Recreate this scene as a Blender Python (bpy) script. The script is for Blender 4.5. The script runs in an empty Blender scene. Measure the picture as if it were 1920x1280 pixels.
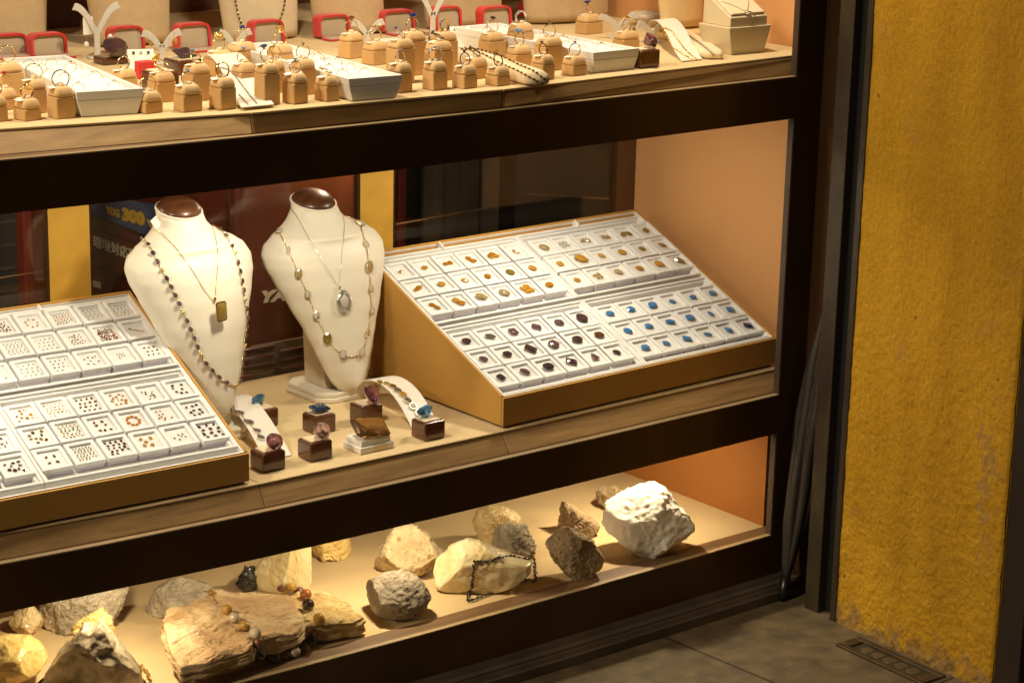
import bpy, bmesh, math, random
from mathutils import Vector, Matrix, noise, Euler
from mathutils.bvhtree import BVHTree
R=math.radians; PI=math.pi
random.seed(11)
sc=bpy.context.scene; COL=sc.collection
# ---------------- camera solved from the photograph's vanishing points ----------------
FPX=4282.5; CAM=Vector((-2.71567,-2.54153,1.56078)); YAW,PIT,ROL=0.69669,0.26852,0.02347
_f=Vector((math.sin(YAW)*math.cos(PIT),math.cos(YAW)*math.cos(PIT),-math.sin(PIT)))
_r0=Vector((math.cos(YAW),-math.sin(YAW),0)); _u0=_r0.cross(_f)
_r=_r0*math.cos(ROL)+_u0*math.sin(ROL); _u=_u0*math.cos(ROL)-_r0*math.sin(ROL)
cd=bpy.data.cameras.new('camera'); cam=bpy.data.objects.new('camera',cd); COL.objects.link(cam)
cam.matrix_world=Matrix(((_r.x,_u.x,-_f.x,CAM.x),(_r.y,_u.y,-_f.y,CAM.y),(_r.z,_u.z,-_f.z,CAM.z),(0,0,0,1)))
cd.sensor_width=36; cd.lens=36*FPX/1920; cd.clip_start=.05; cd.clip_end=200; sc.camera=cam
cd.dof.use_dof=True; cd.dof.focus_distance=3.3; cd.dof.aperture_fstop=14
def ray(x,y): return (_r*((x-960)/FPX)+_u*(-(y-640)/FPX)+_f)
def onz(x,y,z): d=ray(x,y); return CAM+d*((z-CAM.z)/d.z)
def ony(x,y,Y): d=ray(x,y); return CAM+d*((Y-CAM.y)/d.y)
def onx(x,y,X): d=ray(x,y); return CAM+d*((X-CAM.x)/d.x)
def ondepth(x,y,P):            # point on the pixel's ray in the upright plane through P that faces the viewer
    n=Vector((_f.x,_f.y,0)).normalized(); d=ray(x,y); return CAM+d*((P-CAM).dot(n)/d.dot(n))
VF=Vector((_f.x,_f.y,0)).normalized(); VR=_r0.copy(); UP=Vector((0,0,1))
def heightpx(P,y):             # world z above P whose image row is y
    lo,hi=-1,2
    for _ in range(40):
        m=(lo+hi)/2; Q=Vector((P.x,P.y,P.z+m))-CAM
        if 640-FPX*Q.dot(_u)/Q.dot(_f)>y: lo=m
        else: hi=m
    return (lo+hi)/2
# ---------------- object helpers ----------------
def tag(o,label=None,cat=None,group=None,kind=None):
    if label: o['label']=label
    if cat: o['category']=cat
    if group: o['group']=group
    if kind: o['kind']=kind
    return o
def empty(name,loc,rz=0,label=None,cat=None,group=None):
    o=bpy.data.objects.new(name,None); COL.objects.link(o); o.location=loc; o.rotation_euler=(0,0,rz); o.empty_display_size=.01
    bpy.context.view_layer.update() if False else None
    return tag(o,label,cat,group)
def obj(name,bm,m,parent=None,smooth=False,bevel=0,seg=2):
    me=bpy.data.meshes.new(name); bm.to_mesh(me); bm.free()
    for mm in (m if isinstance(m,(list,tuple)) else [m]): me.materials.append(mm)
    o=bpy.data.objects.new(name,me); COL.objects.link(o)
    if parent: o.parent=parent
    if smooth:
        for p in me.polygons: p.use_smooth=True
    if bevel:
        b=o.modifiers.new('bevel','BEVEL'); b.width=bevel; b.segments=seg; b.limit_method='ANGLE'; b.angle_limit=R(35); b.harden_normals=False
        for p in me.polygons: p.use_smooth=True
        w=o.modifiers.new('wn','WEIGHTED_NORMAL'); w.keep_sharp=True
    return o
def box(bm,lo,hi,M=None,mi=0):
    x0,y0,z0=lo;x1,y1,z1=hi
    v=[Vector(p) for p in ((x0,y0,z0),(x1,y0,z0),(x1,y1,z0),(x0,y1,z0),(x0,y0,z1),(x1,y0,z1),(x1,y1,z1),(x0,y1,z1))]
    if M is not None: v=[M@p for p in v]
    v=[bm.verts.new(p) for p in v]
    for f in ((0,3,2,1),(4,5,6,7),(0,1,5,4),(1,2,6,5),(2,3,7,6),(3,0,4,7)):
        bm.faces.new([v[i] for i in f]).material_index=mi
    return bm
def B(*bxs,M=None):
    bm=bmesh.new()
    for lo,hi in bxs: box(bm,lo,hi,M)
    return bm
def hexa(bm,b,t):              # bottom 4 + top 4 corners
    v=[bm.verts.new(p) for p in list(b)+list(t)]
    n=len(b)
    bm.faces.new(v[:n][::-1]); bm.faces.new(v[n:])
    for i in range(n): bm.faces.new((v[i],v[(i+1)%n],v[n+(i+1)%n],v[n+i]))
    return bm
def rings(bm,rs,cap=True,mi=0,close=True):     # loft a list of equal-length point loops
    L=[[bm.verts.new(p) for p in r] for r in rs]; n=len(L[0])
    for a,b in zip(L,L[1:]):
        for i in range(n if close else n-1):
            bm.faces.new((a[i],a[(i+1)%n],b[(i+1)%n],b[i])).material_index=mi
    if cap:
        bm.faces.new(L[0][::-1]).material_index=mi; bm.faces.new(L[-1]).material_index=mi
    return L
def tube(bm,pts,r,n=6,cap=True):
    pts=[Vector(p) for p in pts]; rs=[]
    rad=r if isinstance(r,(list,tuple)) else [r]*len(pts)
    prev=None
    for i,p in enumerate(pts):
        t=(pts[min(i+1,len(pts)-1)]-pts[max(i-1,0)]).normalized()
        a=prev if prev is not None else (Vector((0,0,1)) if abs(t.z)<.9 else Vector((1,0,0)))
        a=(a-t*a.dot(t)); a=a.normalized() if a.length>1e-6 else t.orthogonal().normalized()
        prev=a; b=t.cross(a)
        rs.append([p+(a*math.cos(2*PI*k/n)+b*math.sin(2*PI*k/n))*rad[i] for k in range(n)])
    rings(bm,rs,cap); return bm
def ell(bm,c,r,M=None,seg=12,rg=8):
    c=Vector(c); r=Vector(r) if not isinstance(r,(int,float)) else Vector((r,r,r))
    T=Matrix.Translation(c)@(M.to_4x4() if M is not None else Matrix.Identity(4))@Matrix.Diagonal((r.x,r.y,r.z,1))
    bmesh.ops.create_uvsphere(bm,u_segments=seg,v_segments=rg,radius=1,matrix=T); return bm
def sweep(bm,pl,prof,mi=0):    # profile (dy,z) swept along plan polyline of (x,y)
    rs=[[Vector((x,y+dy,z)) for dy,z in prof] for x,y in pl]
    rings(bm,rs,True,mi); return bm
def fac(x): return 0 if x>0 else -.00096*x*x-.01915*x**3
def interp(pl,x):
    for (a,b),(c,d) in zip(pl,pl[1:]):
        if (a<=x<=c) or (c<=x<=a): return b+(d-b)*(x-a)/(c-a)
    return pl[0][1] if abs(x-pl[0][0])<abs(x-pl[-1][0]) else pl[-1][1]
# ---------------- materials ----------------
MATS={}
def mat(name,c,rough=.5,metal=0,bump=0,bs=200,var=0,vs=8,trans=0,ior=1.5,coat=0,sheen=0,stretch=None,spec=.5,sss=0,coordscale=1,det=6,c2=None,emit=None):
    if name in MATS: return MATS[name]
    m=bpy.data.materials.new(name); m.use_nodes=True; nt=m.node_tree; N=nt.nodes; L=nt.links; b=N['Principled BSDF']
    c=(*c,1); b.inputs['Base Color'].default_value=c; b.inputs['Roughness'].default_value=rough; b.inputs['Metallic'].default_value=metal
    b.inputs['IOR'].default_value=ior; b.inputs['Transmission Weight'].default_value=trans; b.inputs['Coat Weight'].default_value=coat
    b.inputs['Sheen Weight'].default_value=sheen; b.inputs['Specular IOR Level'].default_value=spec; b.inputs['Coat Roughness'].default_value=.08
    if sss: b.inputs['Subsurface Weight'].default_value=sss; b.inputs['Subsurface Radius'].default_value=(.01,.006,.003); b.inputs['Subsurface Scale'].default_value=1
    if bump or var:
        tc=N.new('ShaderNodeTexCoord'); mp=N.new('ShaderNodeMapping'); L.new(tc.outputs['Object'],mp.inputs['Vector'])
        if stretch: mp.inputs['Scale'].default_value=stretch
    if var:
        nz=N.new('ShaderNodeTexNoise'); nz.inputs['Scale'].default_value=vs; nz.inputs['Detail'].default_value=det; L.new(mp.outputs[0],nz.inputs['Vector'])
        rp=N.new('ShaderNodeValToRGB'); L.new(nz.outputs[0],rp.inputs[0]); rp.color_ramp.elements[0].position=.3; rp.color_ramp.elements[1].position=.7
        lo=[max(0,v*(1-var)) for v in c[:3]] if c2 is None else c2
        rp.color_ramp.elements[0].color=(*lo,1); rp.color_ramp.elements[1].color=(*[min(1,v*(1+var*.5)) for v in c[:3]],1) if c2 is None else c
        L.new(rp.outputs[0],b.inputs['Base Color'])
    if bump:
        n2=N.new('ShaderNodeTexNoise'); n2.inputs['Scale'].default_value=bs; n2.inputs['Detail'].default_value=4; L.new(mp.outputs[0],n2.inputs['Vector'])
        bp=N.new('ShaderNodeBump'); bp.inputs['Strength'].default_value=bump; bp.inputs['Distance'].default_value=.001; L.new(n2.outputs[0],bp.inputs['Height']); L.new(bp.outputs[0],b.inputs['Normal'])
    MATS[name]=m; return m
def pane_mat(name,refl,tint=(1,1,1),base=.0):
    m=bpy.data.materials.new(name); m.use_nodes=True; nt=m.node_tree; N=nt.nodes; L=nt.links
    N.remove(N['Principled BSDF']); o=N['Material Output']
    t=N.new('ShaderNodeBsdfTransparent'); t.inputs[0].default_value=(*tint,1); g=N.new('ShaderNodeBsdfGlossy'); g.inputs['Roughness'].default_value=.01
    fr=N.new('ShaderNodeLayerWeight'); fr.inputs[0].default_value=.5; pw=N.new('ShaderNodeMath'); pw.operation='POWER'; pw.inputs[1].default_value=4; L.new(fr.outputs['Facing'],pw.inputs[0]); mx=N.new('ShaderNodeMixShader')
    ad=N.new('ShaderNodeMath'); ad.operation='MULTIPLY_ADD'; ad.inputs[1].default_value=refl; ad.inputs[2].default_value=base; L.new(pw.outputs[0],ad.inputs[0])
    L.new(ad.outputs[0],mx.inputs[0]); L.new(t.outputs[0],mx.inputs[1]); L.new(g.outputs[0],mx.inputs[2]); L.new(mx.outputs[0],o.inputs[0]); return m
FRAME=mat('dark bronze metal',(.062,.029,.011),.28,.3,bump=.08,bs=400,var=.35,vs=6,spec=.4)
REVEAL=mat('brown painted reveal',(.055,.034,.02),.55,bump=.1,bs=200,var=.25,vs=10)
SILL=mat('worn sill wood',(.42,.30,.16),.55,bump=.15,bs=150,var=.3,vs=20,stretch=(.3,3,3))
BOARD=mat('board front wood',(.36,.21,.08),.5,bump=.12,bs=120,var=.28,vs=18,stretch=(.5,6,9))
CLOTH=mat('beige suede shelf',(.68,.50,.25),.9,bump=.25,bs=900,var=.08,vs=5,sheen=.2)
LOWCLOTH=mat('sand coloured paper lining',(.62,.45,.24),.85,bump=.15,bs=60,var=.16,vs=5)
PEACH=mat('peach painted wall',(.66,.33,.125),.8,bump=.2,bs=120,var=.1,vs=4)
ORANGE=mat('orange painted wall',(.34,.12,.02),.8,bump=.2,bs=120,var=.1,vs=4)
BROWN=mat('reddish brown laminate',(.11,.045,.02),.45,var=.25,vs=8,stretch=(1,1,.3))
GOLDSTRIP=mat('gold paper strip',(.62,.34,.035),.6,bump=.25,bs=500,var=.1,vs=30)
GLASSF=pane_mat('clear window glass',.35,(1,1,1),.012)
GLASSB=pane_mat('tinted sliding glass',.3,(.9,.88,.85),.05)
# ---------------- the setting ----------------
ZT,ZM,ZL,ZG=1.031,.4955,.21,.10
XL=-1.75
FX=[XL,-1.6,-1.5,-1.4,-1.3,-1.2,-1.1,-1,-.9,-.8,-.7,-.6,-.45,-.3,-.15,0]
TP=[(.092,.035),(-.6,.012),(-1.02,.038),(-1.37,.108),(XL,.19)]
MP=[(.092,.038),(-.5747,.037),(-1.0,.048),(-1.2,.06),(-1.40,.08),(XL,.125)]
LP=[(.024,.034),(-.708,.044),(-1.0,.052),(-1.4,.09),(XL,.13)]
# ground with paving joints
def ground_mat():
    m=mat('worn concrete paving',(.125,.09,.05),.75,bump=.9,bs=260,var=.35,vs=30,det=12); nt=m.node_tree;N=nt.nodes;L=nt.links
    b=N['Principled BSDF']; tc=N['Texture Coordinate']; 
    br=N.new('ShaderNodeTexBrick'); br.inputs['Scale'].default_value=1; br.inputs['Brick Width'].default_value=.62; br.inputs['Row Height'].default_value=.62
    br.inputs['Mortar Size'].default_value=.003; br.offset=0; br.inputs['Color1'].default_value=(1,1,1,1); br.inputs['Color2'].default_value=(.86,.86,.86,1); br.inputs['Mortar'].default_value=(.25,.22,.2,1)
    mp=N.new('ShaderNodeMapping'); mp.inputs['Location'].default_value=(.27,.42,0); mp.inputs['Rotation'].default_value=(0,0,-.05); L.new(tc.outputs['Object'],mp.inputs[0]); L.new(mp.outputs[0],br.inputs[0])
    src=b.inputs['Base Color'].links[0].from_socket; mx=N.new('ShaderNodeMix'); mx.data_type='RGBA'; mx.blend_type='MULTIPLY'; mx.inputs[0].default_value=1
    L.new(src,mx.inputs[6]); L.new(br.outputs[0],mx.inputs[7])
    st=N.new('ShaderNodeTexNoise'); st.inputs['Scale'].default_value=18; st.inputs['Detail'].default_value=8; L.new(tc.outputs['Object'],st.inputs[0])
    rp=N.new('ShaderNodeValToRGB'); L.new(st.outputs[0],rp.inputs[0]); rp.color_ramp.elements[0].position=.36; rp.color_ramp.elements[0].color=(.78,.74,.70,1); rp.color_ramp.elements[1].position=.62; rp.color_ramp.elements[1].color=(1.1,1.05,.95,1)
    m2=N.new('ShaderNodeMix'); m2.data_type='RGBA'; m2.blend_type='MULTIPLY'; m2.inputs[0].default_value=1; L.new(mx.outputs[2],m2.inputs[6]); L.new(rp.outputs[0],m2.inputs[7]); L.new(m2.outputs[2],b.inputs['Base Color'])
    return m
bm=bmesh.new(); v=[bm.verts.new(p) for p in ((-30,-30,ZG),(30,-30,ZG),(30,30,ZG),(-30,30,ZG))]; bm.faces.new(v)
tag(obj('pavement',bm,ground_mat()),kind='structure')
# shop window: one thing with frame, beams, shelves, walls and panes as parts
SW=empty('shop_window',(0,0,ZG),0,'dark metal framed jewellery shop window with three lit display tiers beside the yellow wall','shop window')
def part(name,bm,m,parent=SW,**k):
    o=obj(name,bm,m,parent,**k); o.matrix_parent_inverse=Matrix.Translation(-Vector((0,0,ZG))); return o
# right hand post of the frame, a bent dark sheet
bm=B(((0,0,.10),(.062,.013,2.2)),((.062,-.074,.10),(.075,.013,2.2))); part('corner_post',bm,FRAME,bevel=.0015)
part('reveal_strip',B(((-.0007,.0012,.2125),(-.0001,.0128,.3945)),((-.0007,.0012,.4638),(-.0001,.0128,.9326)),((-.0007,.0012,1.003),(-.0001,.0128,2.2))),REVEAL)
def beam(z0,z1,name='beam',m=FRAME,y0=0,y1=.034):
    bm=bmesh.new(); sweep(bm,[(x,fac(x)) for x in FX],[(y0,z0),(y1,z0),(y1,z1),(y0,z1)][::-1]); return part(name,bm,m)
beam(.9327,1.0); beam(.3946,.461); beam(.139,.2097); beam(1.75,2.2)
for z,pl in ((1.0,TP),(.461,MP),(.2097,LP)):
    bm=bmesh.new(); rs=[]
    for x in FX+[.0235]:
        a=fac(x)+.0008; b=max(interp(pl,x)+.004,fac(x)+.036); rs.append([Vector((x,a,z+.0006)),Vector((x,b,z+.0006)),Vector((x,b,z+.0022)),Vector((x,a,z+.0022))])
    rings(bm,[[Vector((r[0].x,r[0].y+(.009 if i_ in(0,3) else 0) if i_ in(0,3) else p.y,p.z-.0002)) for i_,p in enumerate(r)] for r in rs]); part('sill',bm,mat('dark sill wood',(.17,.09,.04),.5,bump=.15,bs=150,var=.3,vs=20,stretch=(.3,3,3)))
    bm=bmesh.new(); rings(bm,[[r[0],Vector((r[0].x,r[0].y+.0088,r[0].z)),Vector((r[0].x,r[0].y+.0088,r[3].z)),r[3]] for r in rs]); part('sill_edge',bm,SILL)
# shelves: three boards each with a seam, suede on top
def shelf(z,pl,seams,depth,zb,front_m,top_m,xr):
    xs=[xr]+seams+[XL]
    for a,b in zip(xs,xs[1:]):
        a2=a-.0006; b2=b+.0006
        mids=[a2]+[p[0] for p in pl if b2<p[0]<a2]+[b2]
        bm=bmesh.new(); rs=[[Vector((x,max(fac(x)+.0135,interp(pl,x)-.030),zb)),Vector((x,depth,zb)),Vector((x,depth,z-.0035)),Vector((x,interp(pl,x),z-.0035))] for x in mids]
        rings(bm,rs); part('shelf_board',bm,front_m,bevel=.001)
        bm=bmesh.new(); rs=[[Vector((x,interp(pl,x)-.0015,z-.0032)),Vector((x,depth,z-.0032)),Vector((x,depth,z)),Vector((x,interp(pl,x)-.0015,z))] for x in mids]
        rings(bm,rs); part('shelf_top',bm,top_m,bevel=.0008)
shelf(ZT,TP,[-.6073,-1.028],.98,1.0024,BOARD,CLOTH,.0917)
shelf(ZM,MP,[-.5747,-1.012],.4875,.4635,BOARD,CLOTH,.0917)
# lower floor lining
bm=bmesh.new(); rs=[]
for x in [p[0] for p in LP]: rs.append([Vector((x,interp(LP,x),.2000)),Vector((x,.443,.2000)),Vector((x,.443,ZL)),Vector((x,interp(LP,x),ZL))])
rings(bm,rs); part('floor_lining',bm,LOWCLOTH)
part('floor_box',B(((XL,.13,.12),(.06,.6,.199))),BROWN)
# tier ceilings
part('tier_ceiling',B(((XL,.036+.15,.978),(.0917,.98,.9985)),((XL,.2,.445),(.0917,.4875,.4598))),BROWN)
# side walls and backs
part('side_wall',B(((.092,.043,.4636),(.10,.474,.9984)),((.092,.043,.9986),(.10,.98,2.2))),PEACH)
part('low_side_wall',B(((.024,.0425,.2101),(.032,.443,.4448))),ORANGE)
part('low_back_wall',B(((XL,.4435,.2101),(.0605,.452,.4448))),BROWN)
GY=.475
def strip(px0,px1,y0,m,name,yy=GY,t=.012,z0=ZM+.0004,z1=.977,d0=None):
    a=ony(px0,y0,yy).x; b=ony(px1,y0,yy).x; return part(name,B(((a,yy,z0),(b,yy+t,z1))),m,bevel=.0008)
strip(89.5,167.5,400,GOLDSTRIP,'gold_strip'); strip(675.5,737.6,400,GOLDSTRIP,'gold_strip')
strip(1157,1196,330,BROWN,'brown_strip')
strip(84,89.3,400,FRAME,'door_stile',t=.01); strip(168,171,400,FRAME,'door_stile',t=.01); strip(669.5,675.2,400,FRAME,'door_stile',t=.01); strip(428.5,431.5,400,FRAME,'door_stile',t=.006); strip(738,741,400,FRAME,'door_stile',t=.01); strip(1150,1156.8,330,FRAME,'door_stile',t=.01)
def pane(px0,px1,y0,yy):
    a=ony(px0,y0,yy).x; b=ony(px1,y0,yy).x; part('back_pane',B(((a,yy,ZM+.0004),(b,yy+.004,.977))),GLASSB)
pane(171.3,428.2,400,GY+.003); pane(431.8,669.2,400,GY+.003); pane(741.3,1149.7,330,GY+.003)
a=ony(84,400,GY).x; part('back_pane',B(((XL,GY+.003,ZM+.0004),(a,GY+.007,.977))),GLASSB)
# front glass
for z0,z1 in ((.2123,.3944),(.4636,.9325),(1.0026,1.75)):
    bm=bmesh.new(); rs=[]
    for x in FX: y=fac(x)+.006; rs.append([Vector((x,y,z0)),Vector((x,y+.003,z0)),Vector((x,y+.003,z1)),Vector((x,y,z1))])
    rings(bm,rs); part('window_pane',bm,GLASSF)
# top tier backdrop
part('backdrop',B(((XL,.98,.9),(.10,1.0,2.2))),mat('warm brown backdrop',(.20,.10,.045),.8,var=.3,vs=4))
for px0,px1,m_ in ((84,150,BROWN),(1150,1212,BROWN)):
    a=ony(px0,40,.9).x; b=ony(px1,40,.9).x; part('backdrop_post',B(((a,.9,ZT+.0004),(b,.93,2.2))),m_)
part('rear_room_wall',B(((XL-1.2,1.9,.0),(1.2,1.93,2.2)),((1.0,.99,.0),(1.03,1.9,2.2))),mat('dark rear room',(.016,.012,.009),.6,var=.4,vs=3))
part('roof_panel',B(((XL-.1,.02,2.2),(.11,1.0,2.22))),BROWN)
part('left_wall',B(((XL-.02,.3,.1),(XL-.002,1.0,2.2))),PEACH)
# threshold rail at the foot of the window
RAIL=mat('weathered stone threshold',(.085,.062,.04),.7,bump=.5,bs=120,var=.4,vs=12)
bm=bmesh.new(); sweep(bm,[(x,fac(x)) for x in FX]+[(.06,0)],[(-.028,ZG-.01),(.02,ZG-.01),(.02,.139),(.0,.139),(-.004,.1275),(-.016,.1275),(-.0165,.1235),(-.02,.1235),(-.0225,.117),(-.028,.116)][::-1])
tag(obj('threshold',bm,RAIL),'narrow weathered stone threshold running along the foot of the shop window','threshold')
# shutter guide post, black channel, brown edge strip
POST=mat('weathered bronze post',(.036,.024,.013),.5,.2,bump=.5,bs=150,var=.35,vs=25,stretch=(1,1,.4))
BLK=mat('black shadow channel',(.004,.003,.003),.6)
g=empty('shutter_guide',(.02,-.1,ZG),0,'tall bronze metal guide post with black channel standing between umbrella and yellow wall','post')
def gp(name,bm,m,**k):
    o=obj(name,bm,m,g,**k); o.matrix_parent_inverse=Matrix.Translation((-.02,.1,-ZG)); return o
gp('guide_rail',B(((.012,-.106,ZG),(.075,-.0745,2.2))),POST,bevel=.0015)
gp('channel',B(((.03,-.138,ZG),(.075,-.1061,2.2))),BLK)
gp('edge_strip',B(((.006,-.150,ZG),(.075,-.1381,2.2))),POST,bevel=.001)
# yellow rendered wall
def wall_mat():
    m=bpy.data.materials.new('yellow roughcast render'); m.use_nodes=True; nt=m.node_tree; N=nt.nodes; L=nt.links; b=N['Principled BSDF']; b.inputs['Roughness'].default_value=.85; b.inputs['Specular IOR Level'].default_value=.15
    tc=N.new('ShaderNodeTexCoord'); geo=N.new('ShaderNodeNewGeometry')
    def nz(s,d=6,v=None):
        n=N.new('ShaderNodeTexNoise'); n.inputs['Scale'].default_value=s; n.inputs['Detail'].default_value=d; L.new(v or tc.outputs['Object'],n.inputs[0]); return n
    def ramp(src,p0,c0,p1,c1):
        r=N.new('ShaderNodeValToRGB'); L.new(src,r.inputs[0]); e=r.color_ramp.elements; e[0].position=p0; e[0].color=(*c0,1); e[1].position=p1; e[1].color=(*c1,1); return r
    def mix(f,a,c,bt='MIX'):
        x=N.new('ShaderNodeMix'); x.data_type='RGBA'; x.blend_type=bt
        if isinstance(f,float): x.inputs[0].default_value=f
        else: L.new(f,x.inputs[0])
        for s,i in ((a,6),(c,7)):
            if isinstance(s,tuple): x.inputs[i].default_value=(*s,1)
            else: L.new(s,x.inputs[i])
        return x.outputs[2]
    st=N.new('ShaderNodeMapping'); st.inputs['Scale'].default_value=(1,3,.6); L.new(tc.outputs['Object'],st.inputs[0])
    base=ramp(nz(5,8,st.outputs[0]).outputs[0],.3,(.34,.172,.010),.7,(.43,.232,.014)).outputs[0]
    fine=ramp(nz(160,3).outputs[0],.35,(.88,.86,.82),.6,(1.04,1.04,1.05)).outputs[0]
    col=mix(1.0,base,fine,'MULTIPLY')
    blot=ramp(nz(14,9).outputs[0],.62,(0,0,0),.72,(1,1,1)); 
    col=mix(mathn(N,L,blot.outputs[0],.28),col,(.30,.15,.05))
    # grey wear: rising damp band near the ground
    sx=N.new('ShaderNodeSeparateXYZ'); L.new(geo.outputs['Position'],sx.inputs[0])
    n3=nz(34,12); a=N.new('ShaderNodeMath'); a.operation='MULTIPLY_ADD'; a.inputs[1].default_value=.17; a.inputs[2].default_value=-.008; L.new(n3.outputs[0],a.inputs[0])
    hh=N.new('ShaderNodeMath'); hh.operation='SUBTRACT'; hh.inputs[1].default_value=ZG; L.new(sx.outputs[2],hh.inputs[0])
    d=N.new('ShaderNodeMath'); d.operation='SUBTRACT'; L.new(a.outputs[0],d.inputs[0]); L.new(hh.outputs[0],d.inputs[1])
    low=ramp(d.outputs[0],.035,(0,0,0),.07,(1,1,1)); col=mix(mathn(N,L,low.outputs[0],.7),col,ramp(nz(90,8).outputs[0],.35,(.07,.045,.025),.62,(.22,.15,.08)).outputs[0])
    # grey scuffs in a vertical streak near the outer edge
    yy=N.new('ShaderNodeMath'); yy.operation='ADD'; yy.inputs[1].default_value=.452; L.new(sx.outputs[1],yy.inputs[0]); ab=N.new('ShaderNodeMath'); ab.operation='ABSOLUTE'; L.new(yy.outputs[0],ab.inputs[0])
    zz=N.new('ShaderNodeMath'); zz.operation='SUBTRACT'; zz.inputs[1].default_value=.44; L.new(sx.outputs[2],zz.inputs[0]); za=N.new('ShaderNodeMath'); za.operation='ABSOLUTE'; L.new(zz.outputs[0],za.inputs[0]); zm=N.new('ShaderNodeMath'); zm.operation='MULTIPLY'; zm.inputs[1].default_value=.16; L.new(za.outputs[0],zm.inputs[0])
    sm=N.new('ShaderNodeMath'); sm.operation='ADD'; L.new(ab.outputs[0],sm.inputs[0]); L.new(zm.outputs[0],sm.inputs[1])
    n4=nz(45,8); q=N.new('ShaderNodeMath'); q.operation='MULTIPLY_ADD'; q.inputs[1].default_value=.16; q.inputs[2].default_value=-.062; L.new(n4.outputs[0],q.inputs[0]); q2=N.new('ShaderNodeMath'); q2.operation='SUBTRACT'; L.new(q.outputs[0],q2.inputs[0]); L.new(sm.outputs[0],q2.inputs[1])
    sc_=ramp(q2.outputs[0],.0,(0,0,0),.01,(1,1,1)); col=mix(mathn(N,L,sc_.outputs[0],.38),col,(.19,.12,.08))
    vo=N.new('ShaderNodeTexVoronoi'); vo.inputs['Scale'].default_value=13; L.new(tc.outputs['Object'],vo.inputs['Vector']); pit=ramp(vo.outputs['Distance'],.035,(1,1,1),.06,(0,0,0)); col=mix(mathn(N,L,pit.outputs[0],.75),col,(.06,.035,.02))
    nb=nz(260,6); bp=N.new('ShaderNodeBump'); bp.inputs['Strength'].default_value=.7; bp.inputs['Distance'].default_value=.0022; L.new(nb.outputs[0],bp.inputs['Height']); L.new(bp.outputs[0],b.inputs['Normal'])
    L.new(col,b.inputs['Base Color']); return m
def mathn(N,L,s,k):
    x=N.new('ShaderNodeMath'); x.operation='MULTIPLY'; x.inputs[1].default_value=k; L.new(s,x.inputs[0]); return x.outputs[0]
# finely modelled roughcast face: a displaced grid on the visible face
A0=onz(1560,1162,ZG); A1=onz(1770,1268,ZG); dirw=(A1-A0); dirw.z=0; dirw.normalize(); LENW=.356
dirw=(dirw+Vector((0,-1,0))*.6).normalized()
nrm=Vector((dirw.y,-dirw.x,0)); nrm=nrm if nrm.x<0 else -nrm
bm=bmesh.new(); NU,NV=230,560; H=1.25; grid=[]
for j in range(NV+1):
    row=[]
    for i in range(NU+1):
        s=LENW*i/NU; z=H*j/NV; P=A0+dirw*s+UP*z
        low=1-min(1,z/.75); amp=.0008+.0019*low
        q=Vector((s*1.0,z*.8,3.1)); n=noise.noise(q*95)*.55+noise.noise(q*190+Vector((5,1,2)))*.45+noise.noise(q*42)*.45
        q2=Vector((s*170,z*60,1)); n2=noise.noise(q2)*(1-low)*.9
        d=amp*(n+n2)+.0035*noise.noise(Vector((s*5,z*4,8)))+.0016*noise.noise(Vector((s*14,z*11,2)))
        e=.004*(noise.noise(Vector((0,z*30,7)))) if i==0 else 0
        edge=min(1,(LENW-s)/.006); d-=.004*(1-edge)**2
        row.append(bm.verts.new(P+nrm*d+dirw*(.0008*noise.noise(Vector((z*60,s,1))))))
    grid.append(row)
for j in range(NV):
    for i in range(NU): bm.faces.new((grid[j][i],grid[j+1][i],grid[j+1][i+1],grid[j][i+1]))
# body behind the face
P0=A0; P1=A0+dirw*LENW; back=-nrm*.4
bi=[grid[0][i] for i in range(NU+1)]
b0=[P1-nrm*.008,P1+back,P0+back,P0-nrm*.008]
hexa(bm,[Vector((p.x,p.y,ZG-.02)) for p in b0],[Vector((p.x,p.y,ZG+2.1)) for p in b0])
# upper continuation
box(bm,(0,0,0),(LENW,.02,.85),Matrix.Translation(A0+UP*H)@Matrix(((dirw.x,-nrm.x,0,0),(dirw.y,-nrm.y,0,0),(0,0,1,0),(0,0,0,1))))
wl=obj('rendered_wall',bm,wall_mat()); tag(wl,'ochre yellow roughcast wall with grey flaking base standing right of the shop window','wall')
for p in wl.data.polygons: p.use_smooth=len(p.vertices)==4 and p.area<1e-4
# shaded recess beyond the wall corner: dark panel with the shade in its colour
e1=P1+dirw*.0+(-nrm)*.02
Mx=Matrix.Translation(Vector((P1.x,P1.y,ZG)))@Matrix(((dirw.x,-nrm.x,0,0),(dirw.y,-nrm.y,0,0),(0,0,1,0),(0,0,0,1)))
bm=B(((.0012,.006,-.02),(.05,.5,2.1)),M=Mx); box(bm,(.0503,.05,-.02),(.5,.5,2.1),Mx)
tag(obj('recess_shade',bm,mat('dark recess tone',(.02,.011,.006),.5,bump=.3,bs=60,var=.5,vs=10,stretch=(3,3,.3)),bevel=.002),'dark panel standing in for the shaded recess beyond the corner of the yellow wall','shade_panel')
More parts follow.
